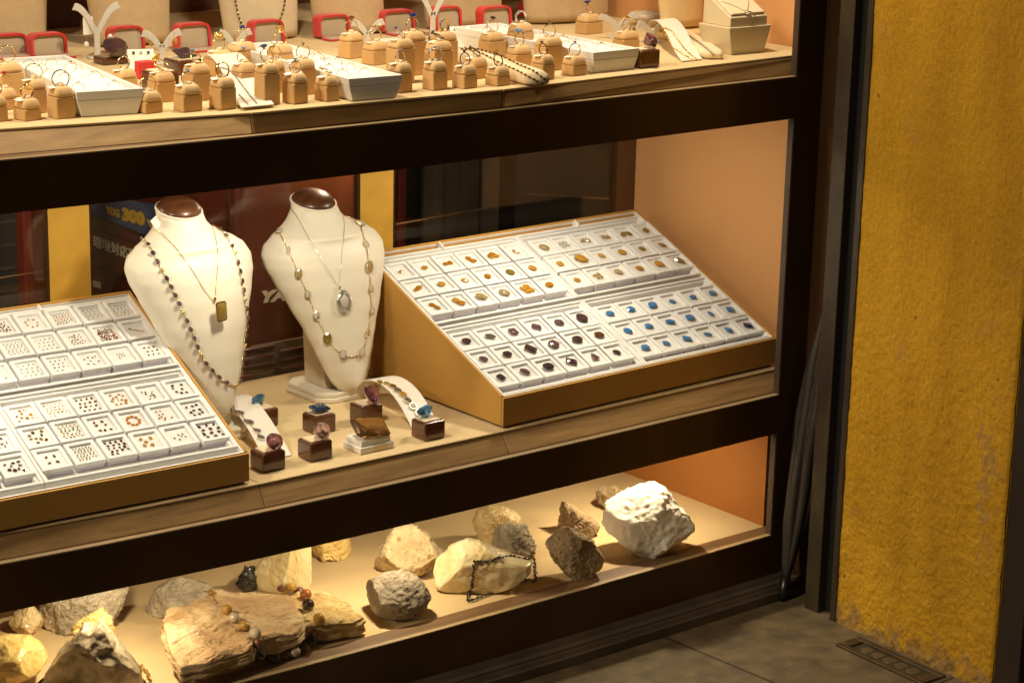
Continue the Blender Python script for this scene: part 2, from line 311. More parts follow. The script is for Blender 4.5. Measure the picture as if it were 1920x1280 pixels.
# floor light grille: a sunken metal frame with lamp lenses under glass
G=[onz(1566,1212,ZG),onz(1612,1196,ZG),onz(1774,1269,ZG),onz(1712,1284,ZG)]
gx=(G[2]-G[1]).normalized(); gy=(G[0]-G[1]); gw=(G[2]-G[1]).length; gd=gy.length; gy=(gy-gx*gy.dot(gx)).normalized()
gr=empty('floor_light',G[1],0,'recessed metal uplight box with five round lenses in the paving under the yellow wall','floor light')
MG=Matrix(((gx.x,gy.x,0,0),(gx.y,gy.y,0,0),(0,0,1,0),(0,0,0,1)))
MT=mat('worn floor light metal',(.10,.07,.04),.45,.6,bump=.3,bs=200,var=.4,vs=30)
w_,d_=gw,gd*.95
bm=B(((0,0,-.002),(w_,.012,.0045)),((0,d_-.012,-.002),(w_,d_,.0045)),((0,.0121,-.002),(.02,d_-.0121,.0045)),((w_-.02,.0121,-.002),(w_,d_-.0121,.0045)),M=MG); obj('frame',bm,MT,gr,bevel=.0012)
obj('cover_glass',B(((.0201,.0121,-.001),(w_-.0201,d_-.0121,.0015)),M=MG),mat('dusty dark glass',(.035,.03,.022),.25,bump=.2,bs=80,var=.5,vs=40),gr)
for k in range(5):
    c=MG@Vector((.045+(w_-.09)*k/4,d_*.5,.0015)); bm=ell(bmesh.new(),c,(.0125,.0125,.0018),seg=20,rg=8); obj('lens',bm,mat('dull lens glass',(.055,.048,.035),.3,coat=.5),gr,smooth=True)
# ---------------- light ----------------
w=bpy.data.worlds.new('World'); sc.world=w; w.use_nodes=True; nt=w.node_tree; sky=nt.nodes.new('ShaderNodeTexSky'); sky.sky_type='NISHITA'; sky.sun_disc=False
sky.sun_elevation=R(30); sky.sun_rotation=R(225); nt.links.new(sky.outputs[0],nt.nodes['Background'].inputs[0]); nt.nodes['Background'].inputs[1].default_value=.0015
def light(name,kind,loc,energy,col,target=None,**k):
    d=bpy.data.lights.new(name,kind); d.energy=energy; d.color=col
    for a,b in k.items(): setattr(d,a,b)
    o=bpy.data.objects.new(name,d); COL.objects.link(o); o.location=loc
    if target is not None: o.rotation_euler=(Vector(target)-Vector(loc)).to_track_quat('-Z','Y').to_euler()
    return o
WARM=(1,.78,.50)
light('street_lamp_glow','SUN',(-3,-3,4),1.5,(1,.84,.58),None,angle=R(4)).rotation_euler=Vector((.80,.11,-.56)).to_track_quat('-Z','Y').to_euler()
W1=(1,.86,.62)
for x,e in ((-1.6,5.6),(-.95,5.0),(-.25,5.4)): light('top_tier_lamp','AREA',(x,.13,1.72),e,W1,(x,.22,1.0),size=.05)
W2=(1,.89,.68)
for x,e in ((-1.38,2.1),(-.9,1.6),(-.35,2.35)): light('middle_tier_lamp','AREA',(x,.125,.965),e,W2,(x+.03,.22,.5),size=.05)
W3=(1,.83,.52)
light('generator_fill_light','AREA',(-1.28,.56,.93),1.6,(1,.8,.55),(-.72,.75,.68),size=.06)  # unseen light added to brighten the generator and its lettering
light('generator_fill_light','AREA',(-.45,.56,.93),1.2,(1,.8,.55),(-.72,.62,.6),size=.06)  # second added light, aimed at the generator's front face
for x,e in ((-1.2,1.35),(-.72,1.2),(-.2,1.45)): light('low_tier_lamp','AREA',(x,.13,.438),e,W3,(x,.19,.2),size=.022)
sc.view_settings.view_transform='Standard'; sc.view_settings.look='None'; sc.view_settings.exposure=0; sc.view_settings.gamma=1
# ---------------- gem display cases, trays, boxes, stones ----------------
def emptyM(name,M,label=None,cat=None,group=None):
    o=bpy.data.objects.new(name,None); COL.objects.link(o); o.matrix_world=M; o.empty_display_size=.01; return tag(o,label,cat,group)
def link(name,me,parent=None,M=None):
    o=bpy.data.objects.new(name,me); COL.objects.link(o)
    if parent: o.parent=parent
    if M is not None: o.matrix_basis=M
    return o
WHITE=mat('white card',(.80,.79,.77),.6,bump=.05,bs=300)
WHITE2=mat('white leatherette',(.78,.76,.73),.55,bump=.2,bs=500,var=.04,vs=20)
SHADEDWHITE=mat('pale lilac box base',(.60,.56,.62),.6)  # white base tinted lilac: the shade between boxes is in its colour
CREAMPAD=mat('white foam pad',(.80,.78,.74),.9)
CASECLOTH=mat('mustard fabric board',(.50,.26,.05),.75,bump=.4,bs=900,var=.06,vs=10)
CLEAR=pane_mat('clear box lid',.3,(1,1,1),.02)
def frame_M(O,ang,rise,run):
    e1=Vector((math.cos(ang),math.sin(ang),0)); n2=Vector((-math.sin(ang),math.cos(ang),0)); L=math.hypot(rise,run)
    e2=(n2*run+UP*rise)/L; n=e1.cross(e2)
    return Matrix(((e1.x,e2.x,n.x,O.x),(e1.y,e2.y,n.y,O.y),(e1.z,e2.z,n.z,O.z),(0,0,0,1)))
def make_case(x,y,ang,h,u0,u1,rise,run,label):
    e=empty('display_case',(x,y,ZM),ang,label,'display case','sloping display cases on the middle shelf')
    L=math.hypot(rise,run); z0=.004
    def prof(ux): return [Vector((ux,0,z0)),Vector((ux,run,z0)),Vector((ux,run,h+rise)),Vector((ux,0,h))]
    bm=bmesh.new(); t=.005
    # shell walls (open top): front, back, two cheeks
    sn=rise/L; cs=run/L
    def slab(pts,du):
        hexa(bm,[Vector((p[0],p[1],p[2])) for p in pts],[Vector((p[0]+du[0],p[1]+du[1],p[2]+du[2])) for p in pts])
    slab([(u0,0,z0),(u0,0,h),(u1,0,h),(u1,0,z0)],(0,t,0)); obj('front_board',bm,CASECLOTH,e,bevel=.0012)
    for a,nm in ((u0,1),(u1-t,2)):
        bm=bmesh.new(); y0=t+.0003
        hexa(bm,[Vector((a,y0,z0)),Vector((a,run,z0)),Vector((a,run,h+rise)),Vector((a,y0,h+rise*y0/run))],[Vector((a+t,y0,z0)),Vector((a+t,run,z0)),Vector((a+t,run,h+rise)),Vector((a+t,y0,h+rise*y0/run))]); obj('side_board',bm,CASECLOTH,e,bevel=.0012)
    obj('back_board',B(((u0+t+.0003,run-t,z0),(u1-t-.0003,run,h+rise))),CASECLOTH,e,bevel=.0012)
    obj('bottom_board',B(((u0+.006,.006,.0004),(u1-.006,run-.002,z0-.0002))),mat('dark case foot',(.05,.03,.015),.8),e)
    # white lining, laid on the slope
    S=frame_M(Vector((0,0,h)),0,rise,run)
    bm=bmesh.new(); q=t+.0004; w=.0022
    box(bm,(u0+q,q,-.030),(u1-q,q+w,-.0012),S); box(bm,(u0+q,L-q-w,-.030),(u1-q,L-q,-.0012),S)
    box(bm,(u0+q,q+w,-.030),(u0+q+w,L-q-w,-.0012),S); box(bm,(u1-q-w,q+w,-.030),(u1-q,L-q-w,-.0012),S)
    box(bm,(u0+q+w,q+w,-.030),(u1-q-w,L-q-w,-.0250),S)
    obj('lining',bm,WHITE2,e)
    # divider tabs in the channel along the top edge
    for k in (.245,.745):
        u=u0+(u1-u0)*k; bm=B(((u-.002,L-.021,-.024),(u+.002,L-.0075,.004)),M=S); obj('divider_tab',bm,WHITE,e,bevel=.0012)
    return e, Matrix.Translation((x,y,ZM))@Matrix.Rotation(ang,4,'Z')@S, L
def make_tray(M,u0,u1,v0,v1,label):
    e=emptyM('gem_tray',M@Matrix.Translation((u0,v0,-.0245)),label,'tray','white trays of boxed gemstones')
    W=u1-u0; H=v1-v0; t=.0045; zt=.0225; bm=bmesh.new()
    box(bm,(0,0,0),(W,t,zt)); box(bm,(0,H-t,0),(W,H,zt)); box(bm,(0,t,0),(t,H-t,zt)); box(bm,(W-t,t,0),(W,H-t,zt)); obj('rim',bm,WHITE2,e,bevel=.001)
    bm=bmesh.new(); t2=.0085; z2=.0185; a=t+.0002
    box(bm,(a,a,.0002),(W-a,t2,z2)); box(bm,(a,H-t2,.0002),(W-a,H-a,z2)); box(bm,(a,t2,.0002),(t2,H-t2,z2)); box(bm,(W-t2,t2,.0002),(W-a,H-t2,z2)); obj('inner_step',bm,WHITE2,e,bevel=.001)
    box_=B(((t2+.0002,t2+.0002,0),(W-t2-.0002,H-t2-.0002,.0098))); obj('tray_floor',box_,WHITE,e)
    return e
# box prototypes
BS=.0448
def ringmesh(name,a,b,z0,z1,m,bev):
    bm=bmesh.new(); rs=[]
    o=[Vector((sx*a/2,sy*a/2,0)) for sx,sy in ((-1,-1),(1,-1),(1,1),(-1,1))]; i=[Vector((p.x*b/a,p.y*b/a,0)) for p in o]
    L=[[bm.verts.new((p.x,p.y,z)) for p in l] for l,z in ((o,z0),(o,z1),(i,z1),(i,z0))]; L.append(L[0])
    for A_,B_ in zip(L,L[1:]):
        for k in range(4): bm.faces.new((A_[k],A_[(k+1)%4],B_[(k+1)%4],B_[k]))
    bmesh.ops.recalc_face_normals(bm,faces=bm.faces[:])
    bmesh.ops.bevel(bm,geom=[e for e in bm.edges if abs(e.verts[0].co.z-z1)<1e-6 and abs(e.verts[1].co.z-z1)<1e-6 or abs(e.verts[0].co.z-e.verts[1].co.z)>1e-6],offset=bev,segments=2,affect='EDGES')
    me=bpy.data.meshes.new(name); bm.to_mesh(me); bm.free(); me.materials.append(m); return me
LIDM=ringmesh('lid',BS,.0335,-.0062,0,WHITE,.0006)
def bxm(name,lo,hi,m,bev=0):
    bm=B((lo,hi))
    if bev: bmesh.ops.bevel(bm,geom=bm.edges[:],offset=bev,segments=1,affect='EDGES')
    me=bpy.data.meshes.new(name); bm.to_mesh(me); bm.free(); me.materials.append(m); return me
BASEM=bxm('base',(-.0218,-.0218,-.0146),(.0218,.0218,-.0064),SHADEDWHITE,.0005)
PADM=bxm('pad',(-.0167,-.0167,-.0061),(.0167,.0167,-.0040),CREAMPAD)
PANEM=bxm('lid_pane',(-.0167,-.0167,-.0008),(.0167,.0167,-.0004),CLEAR)
def gem_box(M,label,group):
    e=emptyM('gem_box',M,label,'gem box',group)
    link('base',BASEM,e); link('lid',LIDM,e); link('pad',PADM,e); link('lid_pane',PANEM,e); return e
# ---- gemstones: faceted outlines ----
def outline(kind,n=14):
    P=[]
    for k in range(n):
        a=2*PI*k/n; c,s=math.cos(a),math.sin(a)
        if kind=='round': P.append((c,s))
        elif kind=='oval': P.append((c,.74*s))
        elif kind=='marquise': P.append((c*1.05,.5*s*abs(s)**.35))
        elif kind=='pear':
            P.append((c,.66*s*(1-.45*max(0,c))*(1 if c<0 else (1-c**3)**.5 if c<1 else 0)))
        elif kind=='cushion': q=(abs(c)**3.2+abs(s)**3.2)**(-1/3.2); P.append((c*q,.85*s*q))
    if kind=='emerald': P=[(1,.5),(.82,.68),(-.82,.68),(-1,.5),(-1,-.5),(-.82,-.68),(.82,-.68),(1,-.5)]
    if kind=='square': P=[(.85,.62),(.62,.85),(-.62,.85),(-.85,.62),(-.85,-.62),(-.62,-.85),(.62,-.85),(.85,-.62)]
    if kind=='trillion': P=[(1,0),(.75,.3),(-.5,.85),(-.75,.65),(-.75,-.65),(-.5,-.85),(.75,-.3)]
    return P
def gem_bm(bm,kind,L,M=Matrix.Identity(4),h=.42,n=14):
    P=outline(kind,n); s=L/2; G=[(.93,-.02),(1,.03)]; m=len(P)
    def loop(k,z): return [M@Vector((x*k*s,y*k*s,z*L)) for x,y in P]
    # pavilion (under), girdle, crown, table: stone rests on its culet plane
    z0=.0; lv=[(.12,0),(.60,h*.28),(1,h*.58),(1,h*.64),(.80,h*.86),(.55,h)]
    Lp=[[bm.verts.new(p) for p in loop(k,z)] for k,z in lv]
    bm.faces.new(Lp[0][::-1]); bm.faces.new(Lp[-1])
    for a,b in zip(Lp,Lp[1:]):
        for i in range(m):
            j=(i+1)%m
            if (i%2)==0: bm.faces.new((a[i],a[j],b[j])); bm.faces.new((a[i],b[j],b[i]))
            else: bm.faces.new((a[i],a[j],b[i])); bm.faces.new((a[j],b[j],b[i]))
    return bm
GC={}
def gmat(name,c,tr=.5,rough=.04): 
    GC[name]=mat('gem '+name,c,rough,trans=tr,ior=1.65,coat=.6,spec=.8); return GC[name]
gmat('amber',(.70,.30,.015)); gmat('honey',(.82,.45,.06)); gmat('champagne',(.80,.62,.30),.65); gmat('olive',(.40,.27,.06)); gmat('clear',(.92,.86,.74),.45)
gmat('violet',(.24,.14,.15)); gmat('plum',(.13,.07,.075)); gmat('blue',(.05,.28,.62),.35); gmat('darkblue',(.01,.05,.22)); gmat('brown',(.22,.09,.035)); gmat('garnet',(.35,.05,.03))
gmat('orange',(.85,.35,.03)); gmat('black',(.06,.045,.045),.3); gmat('grey',(.25,.22,.2)); gmat('lilac',(.50,.36,.48),.6); gmat('pinkish',(.70,.45,.40),.6); gmat('red',(.50,.06,.05)); gmat('green',(.30,.36,.12))
CNAME={'amber':'dark amber','honey':'honey yellow','champagne':'pale champagne','olive':'olive brown','clear':'colourless','violet':'violet brown','plum':'dark plum','blue':'bright blue','darkblue':'deep navy blue','brown':'brown','garnet':'garnet red','orange':'orange','black':'nearly black','grey':'smoky grey','lilac':'pale lilac','pinkish':'pale pink','red':'red','green':'olive green'}
GM={}
def gem_me(kind,L,c):
    k=(kind,round(L,4),c)
    if k not in GM:
        bm=gem_bm(bmesh.new(),kind,L,n=16 if L>.008 else 10,h=.33); me=bpy.data.meshes.new('gemstone'); bm.to_mesh(me); bm.free(); me.materials.append(GC[c]); GM[k]=me
    return GM[k]
GEMS=[]   # (size, matrix, kind, L, colour, label, group)
def put_gem(M,x,y,kind,L,c,rot,label,group): GEMS.append((L,M@Matrix.Translation((x,y,-.0040))@Matrix.Rotation(rot,4,'Z'),kind,L,c,label,group))
ORD=['first','second','third','fourth','fifth','sixth']; ROWN=['back','middle','front']
caseR,MR,LR_=make_case(-.5686,.0416,.0087,.05,0,.606,.16,.36,'mustard fabric display case with citrine, violet and blue gems, right of the necklace busts')
caseL,ML,LL_=make_case(-1.0247,.0535,-.06,.046,-.606,0,.16,.36,'mustard fabric display case cut off by the left edge, full of tiny loose stones')
TR=[('UL',MR,.006,.3085,.196,.378,'white tray of honey citrine gems, back left in the right hand case'),
('UR',MR,.3095,.6,.196,.378,'white tray of pale champagne gems, back right in the right hand case'),
('LL',MR,.006,.3085,.0095,.188,'white tray of dark violet gems, front left in the right hand case'),
('LR',MR,.3095,.6,.0095,.188,'white tray of bright blue gems, front right in the right hand case'),
('A',ML,-.303,-.006,.212,.384,'white tray of tiny mixed stones, back right in the left hand case'),
('B',ML,-.600,-.304,.212,.384,'white tray mostly out of frame, back left in the left hand case'),
('C',ML,-.303,-.006,.020,.205,'white tray of amber, garnet and violet stones, front right in the left hand case'),
('D',ML,-.600,-.304,.020,.205,'white tray of violet stones, front left in the left hand case')]
for n_,M_,a,b,c,d,l in TR: make_tray(M_,a,b,c,d,l)
rng=random.Random(4)
S1={ # right case: rows back to front, each box a list of (kind,size mm,colour,dx,dy,rot)
'UL':[[('pear',9,'amber')],[('oval',11,'honey')],[('oval',10,'amber',-5,0),('round',9,'amber',5,1)],[('round',10,'amber',-2,4),('oval',11,'amber',3,-4)],[('round',11,'amber',-6,0),('round',12,'amber',0,3),('pear',12,'honey',6,-2)],[('marquise',12,'amber',0,0,-.9)],
 [('pear',10,'amber',-4,-1,.5),('pear',13,'amber',4,2,.3)],[('oval',14,'honey')],[('oval',12,'honey',0,0,-.6)],[('round',11,'amber')],[('oval',15,'olive',0,0,-.7)],[('oval',14,'honey',0,0,-.7)],
 [('pear',11,'amber',-2,4,-.6),('pear',12,'amber',2,-4,2.2)],[('round',12,'honey',-2,4),('oval',13,'amber',3,-5)],[('pear',20,'champagne',0,0,-.7)],[('oval',18,'champagne',0,0,-.7)],[('square',11,'honey',-6,3),('square',12,'honey',4,6),('square',10,'honey',-3,-6),('cushion',11,'honey',7,-4)],[('oval',15,'amber',0,0,.1)]],
'UR':[[('oval',17,'champagne',0,0,-.7)],[('round',8,'clear',-6,3),('round',8,'clear',4,5),('pear',9,'clear',0,-2),('pear',8,'clear',6,-4),('oval',8,'clear',-5,-5)],[('pear',12,'champagne',-5,1,.6),('pear',12,'champagne',5,0,2)],[('square',10,'champagne',-4,1),('square',10,'champagne',4,-1)],[('pear',14,'olive',-6,0,.6),('pear',13,'olive',6,-1,2.2)],[('square',12,'olive',0,0,.5)],
 [('square',12,'honey')],[('pear',24,'honey',0,0,-.8)],[('pear',13,'honey',0,0,-.8)],[('oval',15,'honey',0,0,-.6)],[('oval',13,'olive',0,0,-.6)],[('marquise',15,'olive',0,0,-.8)],
 [('oval',12,'honey',0,0,-.6)],[('pear',9,'champagne',-5,3),('pear',9,'champagne',4,5,2),('pear',9,'champagne',-3,-4,4),('pear',9,'champagne',5,-4,1)],[('pear',16,'champagne',0,0,-.7)],[('pear',15,'amber',0,0,2.5)],[('pear',19,'honey',0,0,-.8)],[('marquise',20,'olive',0,0,-.8)]],
'LL':[[('oval',16,'plum')],[('marquise',17,'grey',0,0,-.5)],[('square',16,'violet')],[('emerald',15,'violet',0,0,-.6)],[('cushion',15,'violet',0,0,-.2)],[('round',19,'plum')],
 [('oval',14,'violet',0,0,-.5)],[('oval',16,'plum')],[('emerald',18,'plum',0,0,-.9)],[('cushion',18,'violet',0,0,.4)],[('oval',19,'plum')],[('oval',17,'brown',0,0,-.2)],
 [('square',14,'plum',0,0,.3)],[('oval',16,'violet',0,0,-.7)],[('oval',19,'black')],[('emerald',17,'plum',0,0,-.6)],[('trillion',16,'violet',0,0,1.6)],[('oval',13,'black',0,0,-.5)]],
'LR':[[('oval',15,'blue',0,0,-.3)],[('oval',16,'blue')],[('oval',18,'blue',0,0,.3)],[('oval',12,'blue',0,0,-.4)],[('oval',14,'blue')],[('oval',15,'blue')],
 [('oval',15,'blue',0,0,-.7)],[('oval',15,'blue',0,0,-.2)],[('marquise',18,'blue',0,0,-.3)],[('cushion',16,'blue')],[('pear',13,'blue',0,0,2)],[('cushion',14,'blue',0,0,-.4)],
 [('oval',16,'blue')],[('oval',13,'blue',0,0,-.6)],[('emerald',15,'blue',0,0,-.5)],[('marquise',14,'blue',0,0,-.5)],[('pear',16,'blue',0,0,2.2)],[('emerald',15,'darkblue',0,0,-.4)]]}
GR={'UL':(lambda k:.035+.0488*k,(.335,.2866,.238),'citrine'),'UR':(lambda k:.3410+.0478*k,(.3335,.286,.238),'champagne gem'),'LL':(lambda k:.031+.0490*k,(.1435,.0958,.0485),'violet gem'),'LR':(lambda k:.3365+.0482*k,(.1405,.0925,.045),'blue gem')}
for key,(fu,vs,nm) in GR.items():
    for r_ in range(3):
        for k in range(6):
            st=S1[key][r_*6+k]; M=MR@Matrix.Translation((fu(k)+rng.uniform(-.0006,.0006),vs[r_]+rng.uniform(-.0005,.0005),0))@Matrix.Rotation(rng.uniform(-.012,.012),4,'Z')
            where=f"{ORD[k]} from left, {ROWN[r_]} row, {nm} tray"
            gem_box(M,f"white card gem box, {where}",'square white gem boxes')
            for g_ in st:
                g_=list(g_)+[0]*(6-len(g_)); kd,L,c,dx,dy,rt=g_
                sing='only stone' if len(st)==1 else ('left' if dx<-1 else 'right' if dx>1 else 'middle')+' stone'
                if len(st)>1: sing=('back ' if dy>2 else 'front ' if dy<-2 else '')+sing
                put_gem(M,dx/1000,dy/1000,kd,L*1.12/1000,c,rt,f"{CNAME[c]} gem, {sing} in box {where}",'gemstones in the display cases')
# left case patterns: (layout, count, size mm, colours, spread mm)
P_={'A':[[('grid',24,2.2,['champagne','pinkish','grey'],12),('grid',18,2.0,['black','brown','grey'],11),('rows',40,2.6,['brown','grey','orange','champagne','black','olive'],12),('ring',7,4.6,['champagne','grey','pinkish'],9),('scat',22,3.6,['garnet','brown','black'],12),('scat',9,4,['brown'],11)],
 [('line',8,3.2,['black','champagne','champagne','orange'],9),('scat',60,3.2,['garnet','orange','brown','champagne','violet','red'],13),('scat',18,3.2,['brown','olive','champagne','honey'],11),('grid',16,2.4,['grey','champagne'],11),('grid',30,2.2,['grey','black'],12),('scat',9,3,['brown'],11)],
 [('grid',9,3.8,['black','plum'],8),('grid',7,2.4,['grey','black'],4.5),('scat',9,3.0,['black','brown'],10),('grid',14,2.6,['grey','black'],11),('grid',16,2.4,['brown','grey'],12),('scat',8,3.6,['pinkish','garnet','grey'],11)]],
'C':[[('scat',7,5.4,['plum','violet'],10),('scat',9,3.6,['brown','black'],10),('scat',14,5.2,['orange','honey'],11),('grid',16,4.6,['brown','garnet'],12),('grid',22,3.6,['clear','champagne'],12),('scat',9,5.2,['amber','olive','honey'],11)],
 [('scat',9,5.6,['plum','violet'],11),('scat',9,3.8,['brown','amber'],11),('ring',9,6.0,['orange','honey'],9),('scat',7,5.4,['brown','garnet'],10),('grid',30,3.6,['champagne','amber','green'],12),('scat',9,5.8,['olive','brown'],11)],
 [('grid',12,6.4,['black','plum','violet'],12),('scat',6,3.6,['brown','grey'],9),('scat',5,7.0,['orange','honey'],9),('grid',18,5.0,['brown','garnet','black'],12),('grid',40,2.8,['champagne','green'],12),('four',4,5.6,['brown','amber'],6)]],
'B':[[('scat',12,4,['brown','garnet'],11)]*2]*3,
'D':[[('scat',8,5,['violet','lilac'],10)]*2,[('scat',9,5,['violet','plum','lilac'],11)]*2,[('scat',9,6,['lilac','violet','plum'],11)]*2]}
GL={'A':(lambda k:-.031-.0487*k,(.3552,.3046,.2535)),'C':(lambda k:-.0300-.0488*k,(.161,.1124,.0637)),'B':(lambda k:-.3305-.0487*k,(.3552,.3046,.2535)),'D':(lambda k:-.3300-.0487*k,(.161,.1124,.0637))}
TN={'A':'back right tray of left case','B':'back left tray of left case','C':'front right tray of left case','D':'front left tray of left case'}
for key,(fu,vs) in GL.items():
    for r_ in range(3):
        for k,(lay,n,sz,cs,sp) in enumerate(P_[key][r_]):
            M=ML@Matrix.Translation((fu(k)+rng.uniform(-.0006,.0006),vs[r_]+rng.uniform(-.0005,.0005),-.001))@Matrix.Rotation(rng.uniform(-.012,.012),4,'Z')
            where=f"{ORD[k]} from right, {ROWN[r_]} row, {TN[key]}"
            gem_box(M,f"box of loose stones, {where}",'square white gem boxes'); pts=[]
            if lay=='ring': pts=[(sp*math.cos(2*PI*i/n),sp*math.sin(2*PI*i/n)) for i in range(n)]
            elif lay=='line': pts=[(-sp+2*sp*i/(n-1),5-10*i/(n-1)) for i in range(n)]
            elif lay=='four': pts=[(-sp,sp),(sp,sp),(-sp,-sp),(sp,-sp)]
            elif lay in('grid','rows'):
                m_=max(2,int(round(math.sqrt(n)))); cnt=0
                for j in range(m_+2):
                    for i in range(m_):
                        if cnt<n: pts.append((-sp+2*sp*i/(m_-1)+(sp/m_ if j%2 else 0)*.7+rng.uniform(-.4,.4),sp-2*sp*j/(max(1,math.ceil(n/m_)-1))+rng.uniform(-.5,.5))); cnt+=1
            else:
                t=0
                while len(pts)<n and t<4000:
                    t+=1; p=(rng.uniform(-sp,sp),rng.uniform(-sp,sp))
                    if all(math.dist(p,q)>sz*(1.15 if n<40 else .75) for q in pts): pts.append(p)
            for i,(x,y) in enumerate(pts):
                c=cs[min(len(cs)-1,i*len(cs)//max(1,len(pts)))] if lay in('rows','line') else rng.choice(cs)
                if lay=='rows': c=cs[min(len(cs)-1,int((1-(y+sp)/(2*sp))*len(cs)*.999))] if -sp<=y<=sp else cs[-1]
                cl=' and '.join(sorted({CNAME[z] for z in cs})[:2])
                put_gem(M,x/1000,y/1000,rng.choice(['oval','round','oval','pear']) if sz>3 else 'round',sz*rng.uniform(.9,1.1)/1000,c,rng.uniform(0,6.28),
                    f"{CNAME[c]} gem in box {where}",f"loose stones in the box {where}")
GEMS.sort(key=lambda g:-g[0])
for i,g_ in enumerate(GEMS[:295]):
    L,M,kd,L2,c,lab,grp=g_; o=link('gemstone',gem_me(kd,L2,c)); o.matrix_basis=M; lab=lab if len(lab.split())<=16 else ' '.join(lab.replace(' from the','').replace(' of the',',').split()[:16]); tag(o,lab,'gemstone',grp)
bm=bmesh.new(); mi={}; ml=[]
for L,M,kd,L2,c,lab,grp in GEMS[295:]:
    if c not in mi: mi[c]=len(ml); ml.append(GC[c])
    n0=len(bm.faces); gem_bm(bm,kd,L2,M,n=8); bm.faces.ensure_lookup_table()
    for f in bm.faces[n0:]: f.material_index=mi[c]
tag(obj('tiny_gemstones',bm,ml),'the tiniest loose stones scattered through the white boxes of the left case','loose stones',None,'stuff')
# ---------------- middle tier: busts, necklaces, stands ----------------
BUSTM=mat('cream leatherette bust',(.81,.74,.59),.5,bump=.12,bs=700,var=.03,vs=12)
BUSTB=mat('cream bust back',(.72,.60,.42),.6,bump=.12,bs=700)
CAPM=mat('polished brown wood cap',(.10,.035,.012),.36,coat=.15,var=.4,vs=25,stretch=(1,4,1))
GOLDM=mat('yellow gold',(.90,.62,.22),.18,1); SILV=mat('bright silver',(.85,.82,.76),.18,1); PALEG=mat('pale gold chain',(.85,.70,.42),.25,1)
OXID=mat('oxidised silver',(.45,.40,.36),.35,1); DARKM=mat('dark metal ring',(.10,.07,.06),.25,.8)
def vec(p): return Vector(p)
def bust(base,rz,Wt,H,lean,capr,label,drop=.03,octo=True,cy0=-.02,group='cream necklace busts'):
    # Wt: list of (t, half width); faces -y; returns empty and the world BVH of the front body
    e=empty('necklace_bust',base,rz,label,'necklace bust',group)
    import bisect
    def wof(t):
        for (a,b),(c,d) in zip(Wt,Wt[1:]):
            if a<=t<=c:
                q=(t-a)/(c-a); q=q*q*(3-2*q)*.35+q*.65; return b+(d-b)*q
        return Wt[-1][1]
    rs=[]; NT=60; NA=44
    for i in range(NT+1):
        t=i/NT; tt=t**1.0; w=wof(tt)
        nk=max(0,min(1,(tt-.80)/.14)); nk=nk*nk*(3-2*nk)
        df=w*(.42*(1-nk)+1.0*nk); db=(.010*(1-nk)+w*.95*nk)
        if tt<.12: db*=max(.25,tt/.12)
        cz=drop+tt*(H-drop); cy=cy0+lean*tt-.012*math.sin(PI*tt)*1.0
        tilt=nk*.26
        # shoulders roll backwards
        r=[]
        for k in range(NA):
            a=2*PI*k/NA; x=w*math.sin(a); c=math.cos(a)
            y=(-df*c if c>0 else -db*c)
            edge=abs(math.sin(a))**3*(1-nk)*w*.10
            yy=y+edge; z=0
            zz=-(-yy)*0
            r.append(Vector((x,cy+yy*math.cos(tilt),cz+yy*math.sin(tilt))))
        rs.append(r)
    bm=bmesh.new(); rings(bm,rs); bmesh.ops.recalc_face_normals(bm,faces=bm.faces[:])
    M=Matrix.Translation(Vector(base))@Matrix.Rotation(rz,4,'Z')
    b2=bm.copy(); bmesh.ops.transform(b2,matrix=M,verts=b2.verts[:]); bvh=BVHTree.FromBMesh(b2); b2.free()
    o=obj('torso',bm,BUSTM,e,smooth=True)
    # rim roll and wooden cap at the neck
    top=rs[-1]; ctr=sum(top,Vector())/len(top)
    bm=bmesh.new(); pts=[ctr+(p-ctr)*.975 for p in top]; pts.append(pts[0]); tube(bm,pts,.0022,6,False); obj('neck_rim',bm,BUSTM,e,smooth=True)
    n=(top[0]-ctr).cross(top[NA//4]-ctr).normalized(); n=n if n.z>0 else -n
    ax=(top[NA//4]-ctr); ay=(top[0]-ctr); rs2=[]
    for j in range(9):
        q=j/8*PI/2*.995; rr=math.cos(q)*.95; hh=math.sin(q)*capr
        rs2.append([ctr+(ax*math.sin(2*PI*k/40)+ay*math.cos(2*PI*k/40))*rr+n*(hh+.0005) for k in range(40)])
    bm=bmesh.new(); rings(bm,rs2); bmesh.ops.recalc_face_normals(bm,faces=bm.faces[:]); obj('neck_cap',bm,CAPM,e,smooth=True)
    # stand: upright block behind, base slab
    if octo:
        P=[(-.062,-.035),(-.038,-.055),(.038,-.055),(.062,-.035),(.062,.045),(.04,.065),(-.04,.065),(-.062,.045)]
        bm=bmesh.new(); hexa(bm,[Vector((x,y,.0003)) for x,y in P],[Vector((x,y,.008)) for x,y in P]); 
        hexa(bm,[Vector((x*.96,y*.96,.0083)) for x,y in P],[Vector((x*.96,y*.96,.016)) for x,y in P]); obj('base',bm,BUSTM,e,bevel=.0015)
        bm=bmesh.new(); hexa(bm,[Vector(p) for p in ((-.033,-.022,.0162),(.033,-.022,.0162),(.033,.035,.0162),(-.033,.035,.0162))],[Vector(p) for p in ((-.03,.012,.17),(.03,.012,.17),(.03,.05,.17),(-.03,.05,.17))]); obj('stand_block',bm,BUSTB,e,bevel=.002)
    return e,bvh
WT=[(0,.004),(.03,.024),(.08,.037),(.15,.047),(.25,.059),(.35,.071),(.5,.092),(.62,.109),(.70,.119),(.76,.121),(.81,.113),(.85,.093),(.88,.068),(.91,.052),(.95,.0425),(1,.0395)]
b2=onz(622,735,ZM); b2h=.325
bustR,bvR=bust((b2.x+.004,b2.y,ZM),0,[(t,w*.955) for t,w in WT],.304,.108,.017,'cream necklace bust wearing a silver oval pendant, nearer the right hand case',drop=.010,cy0=-.050)
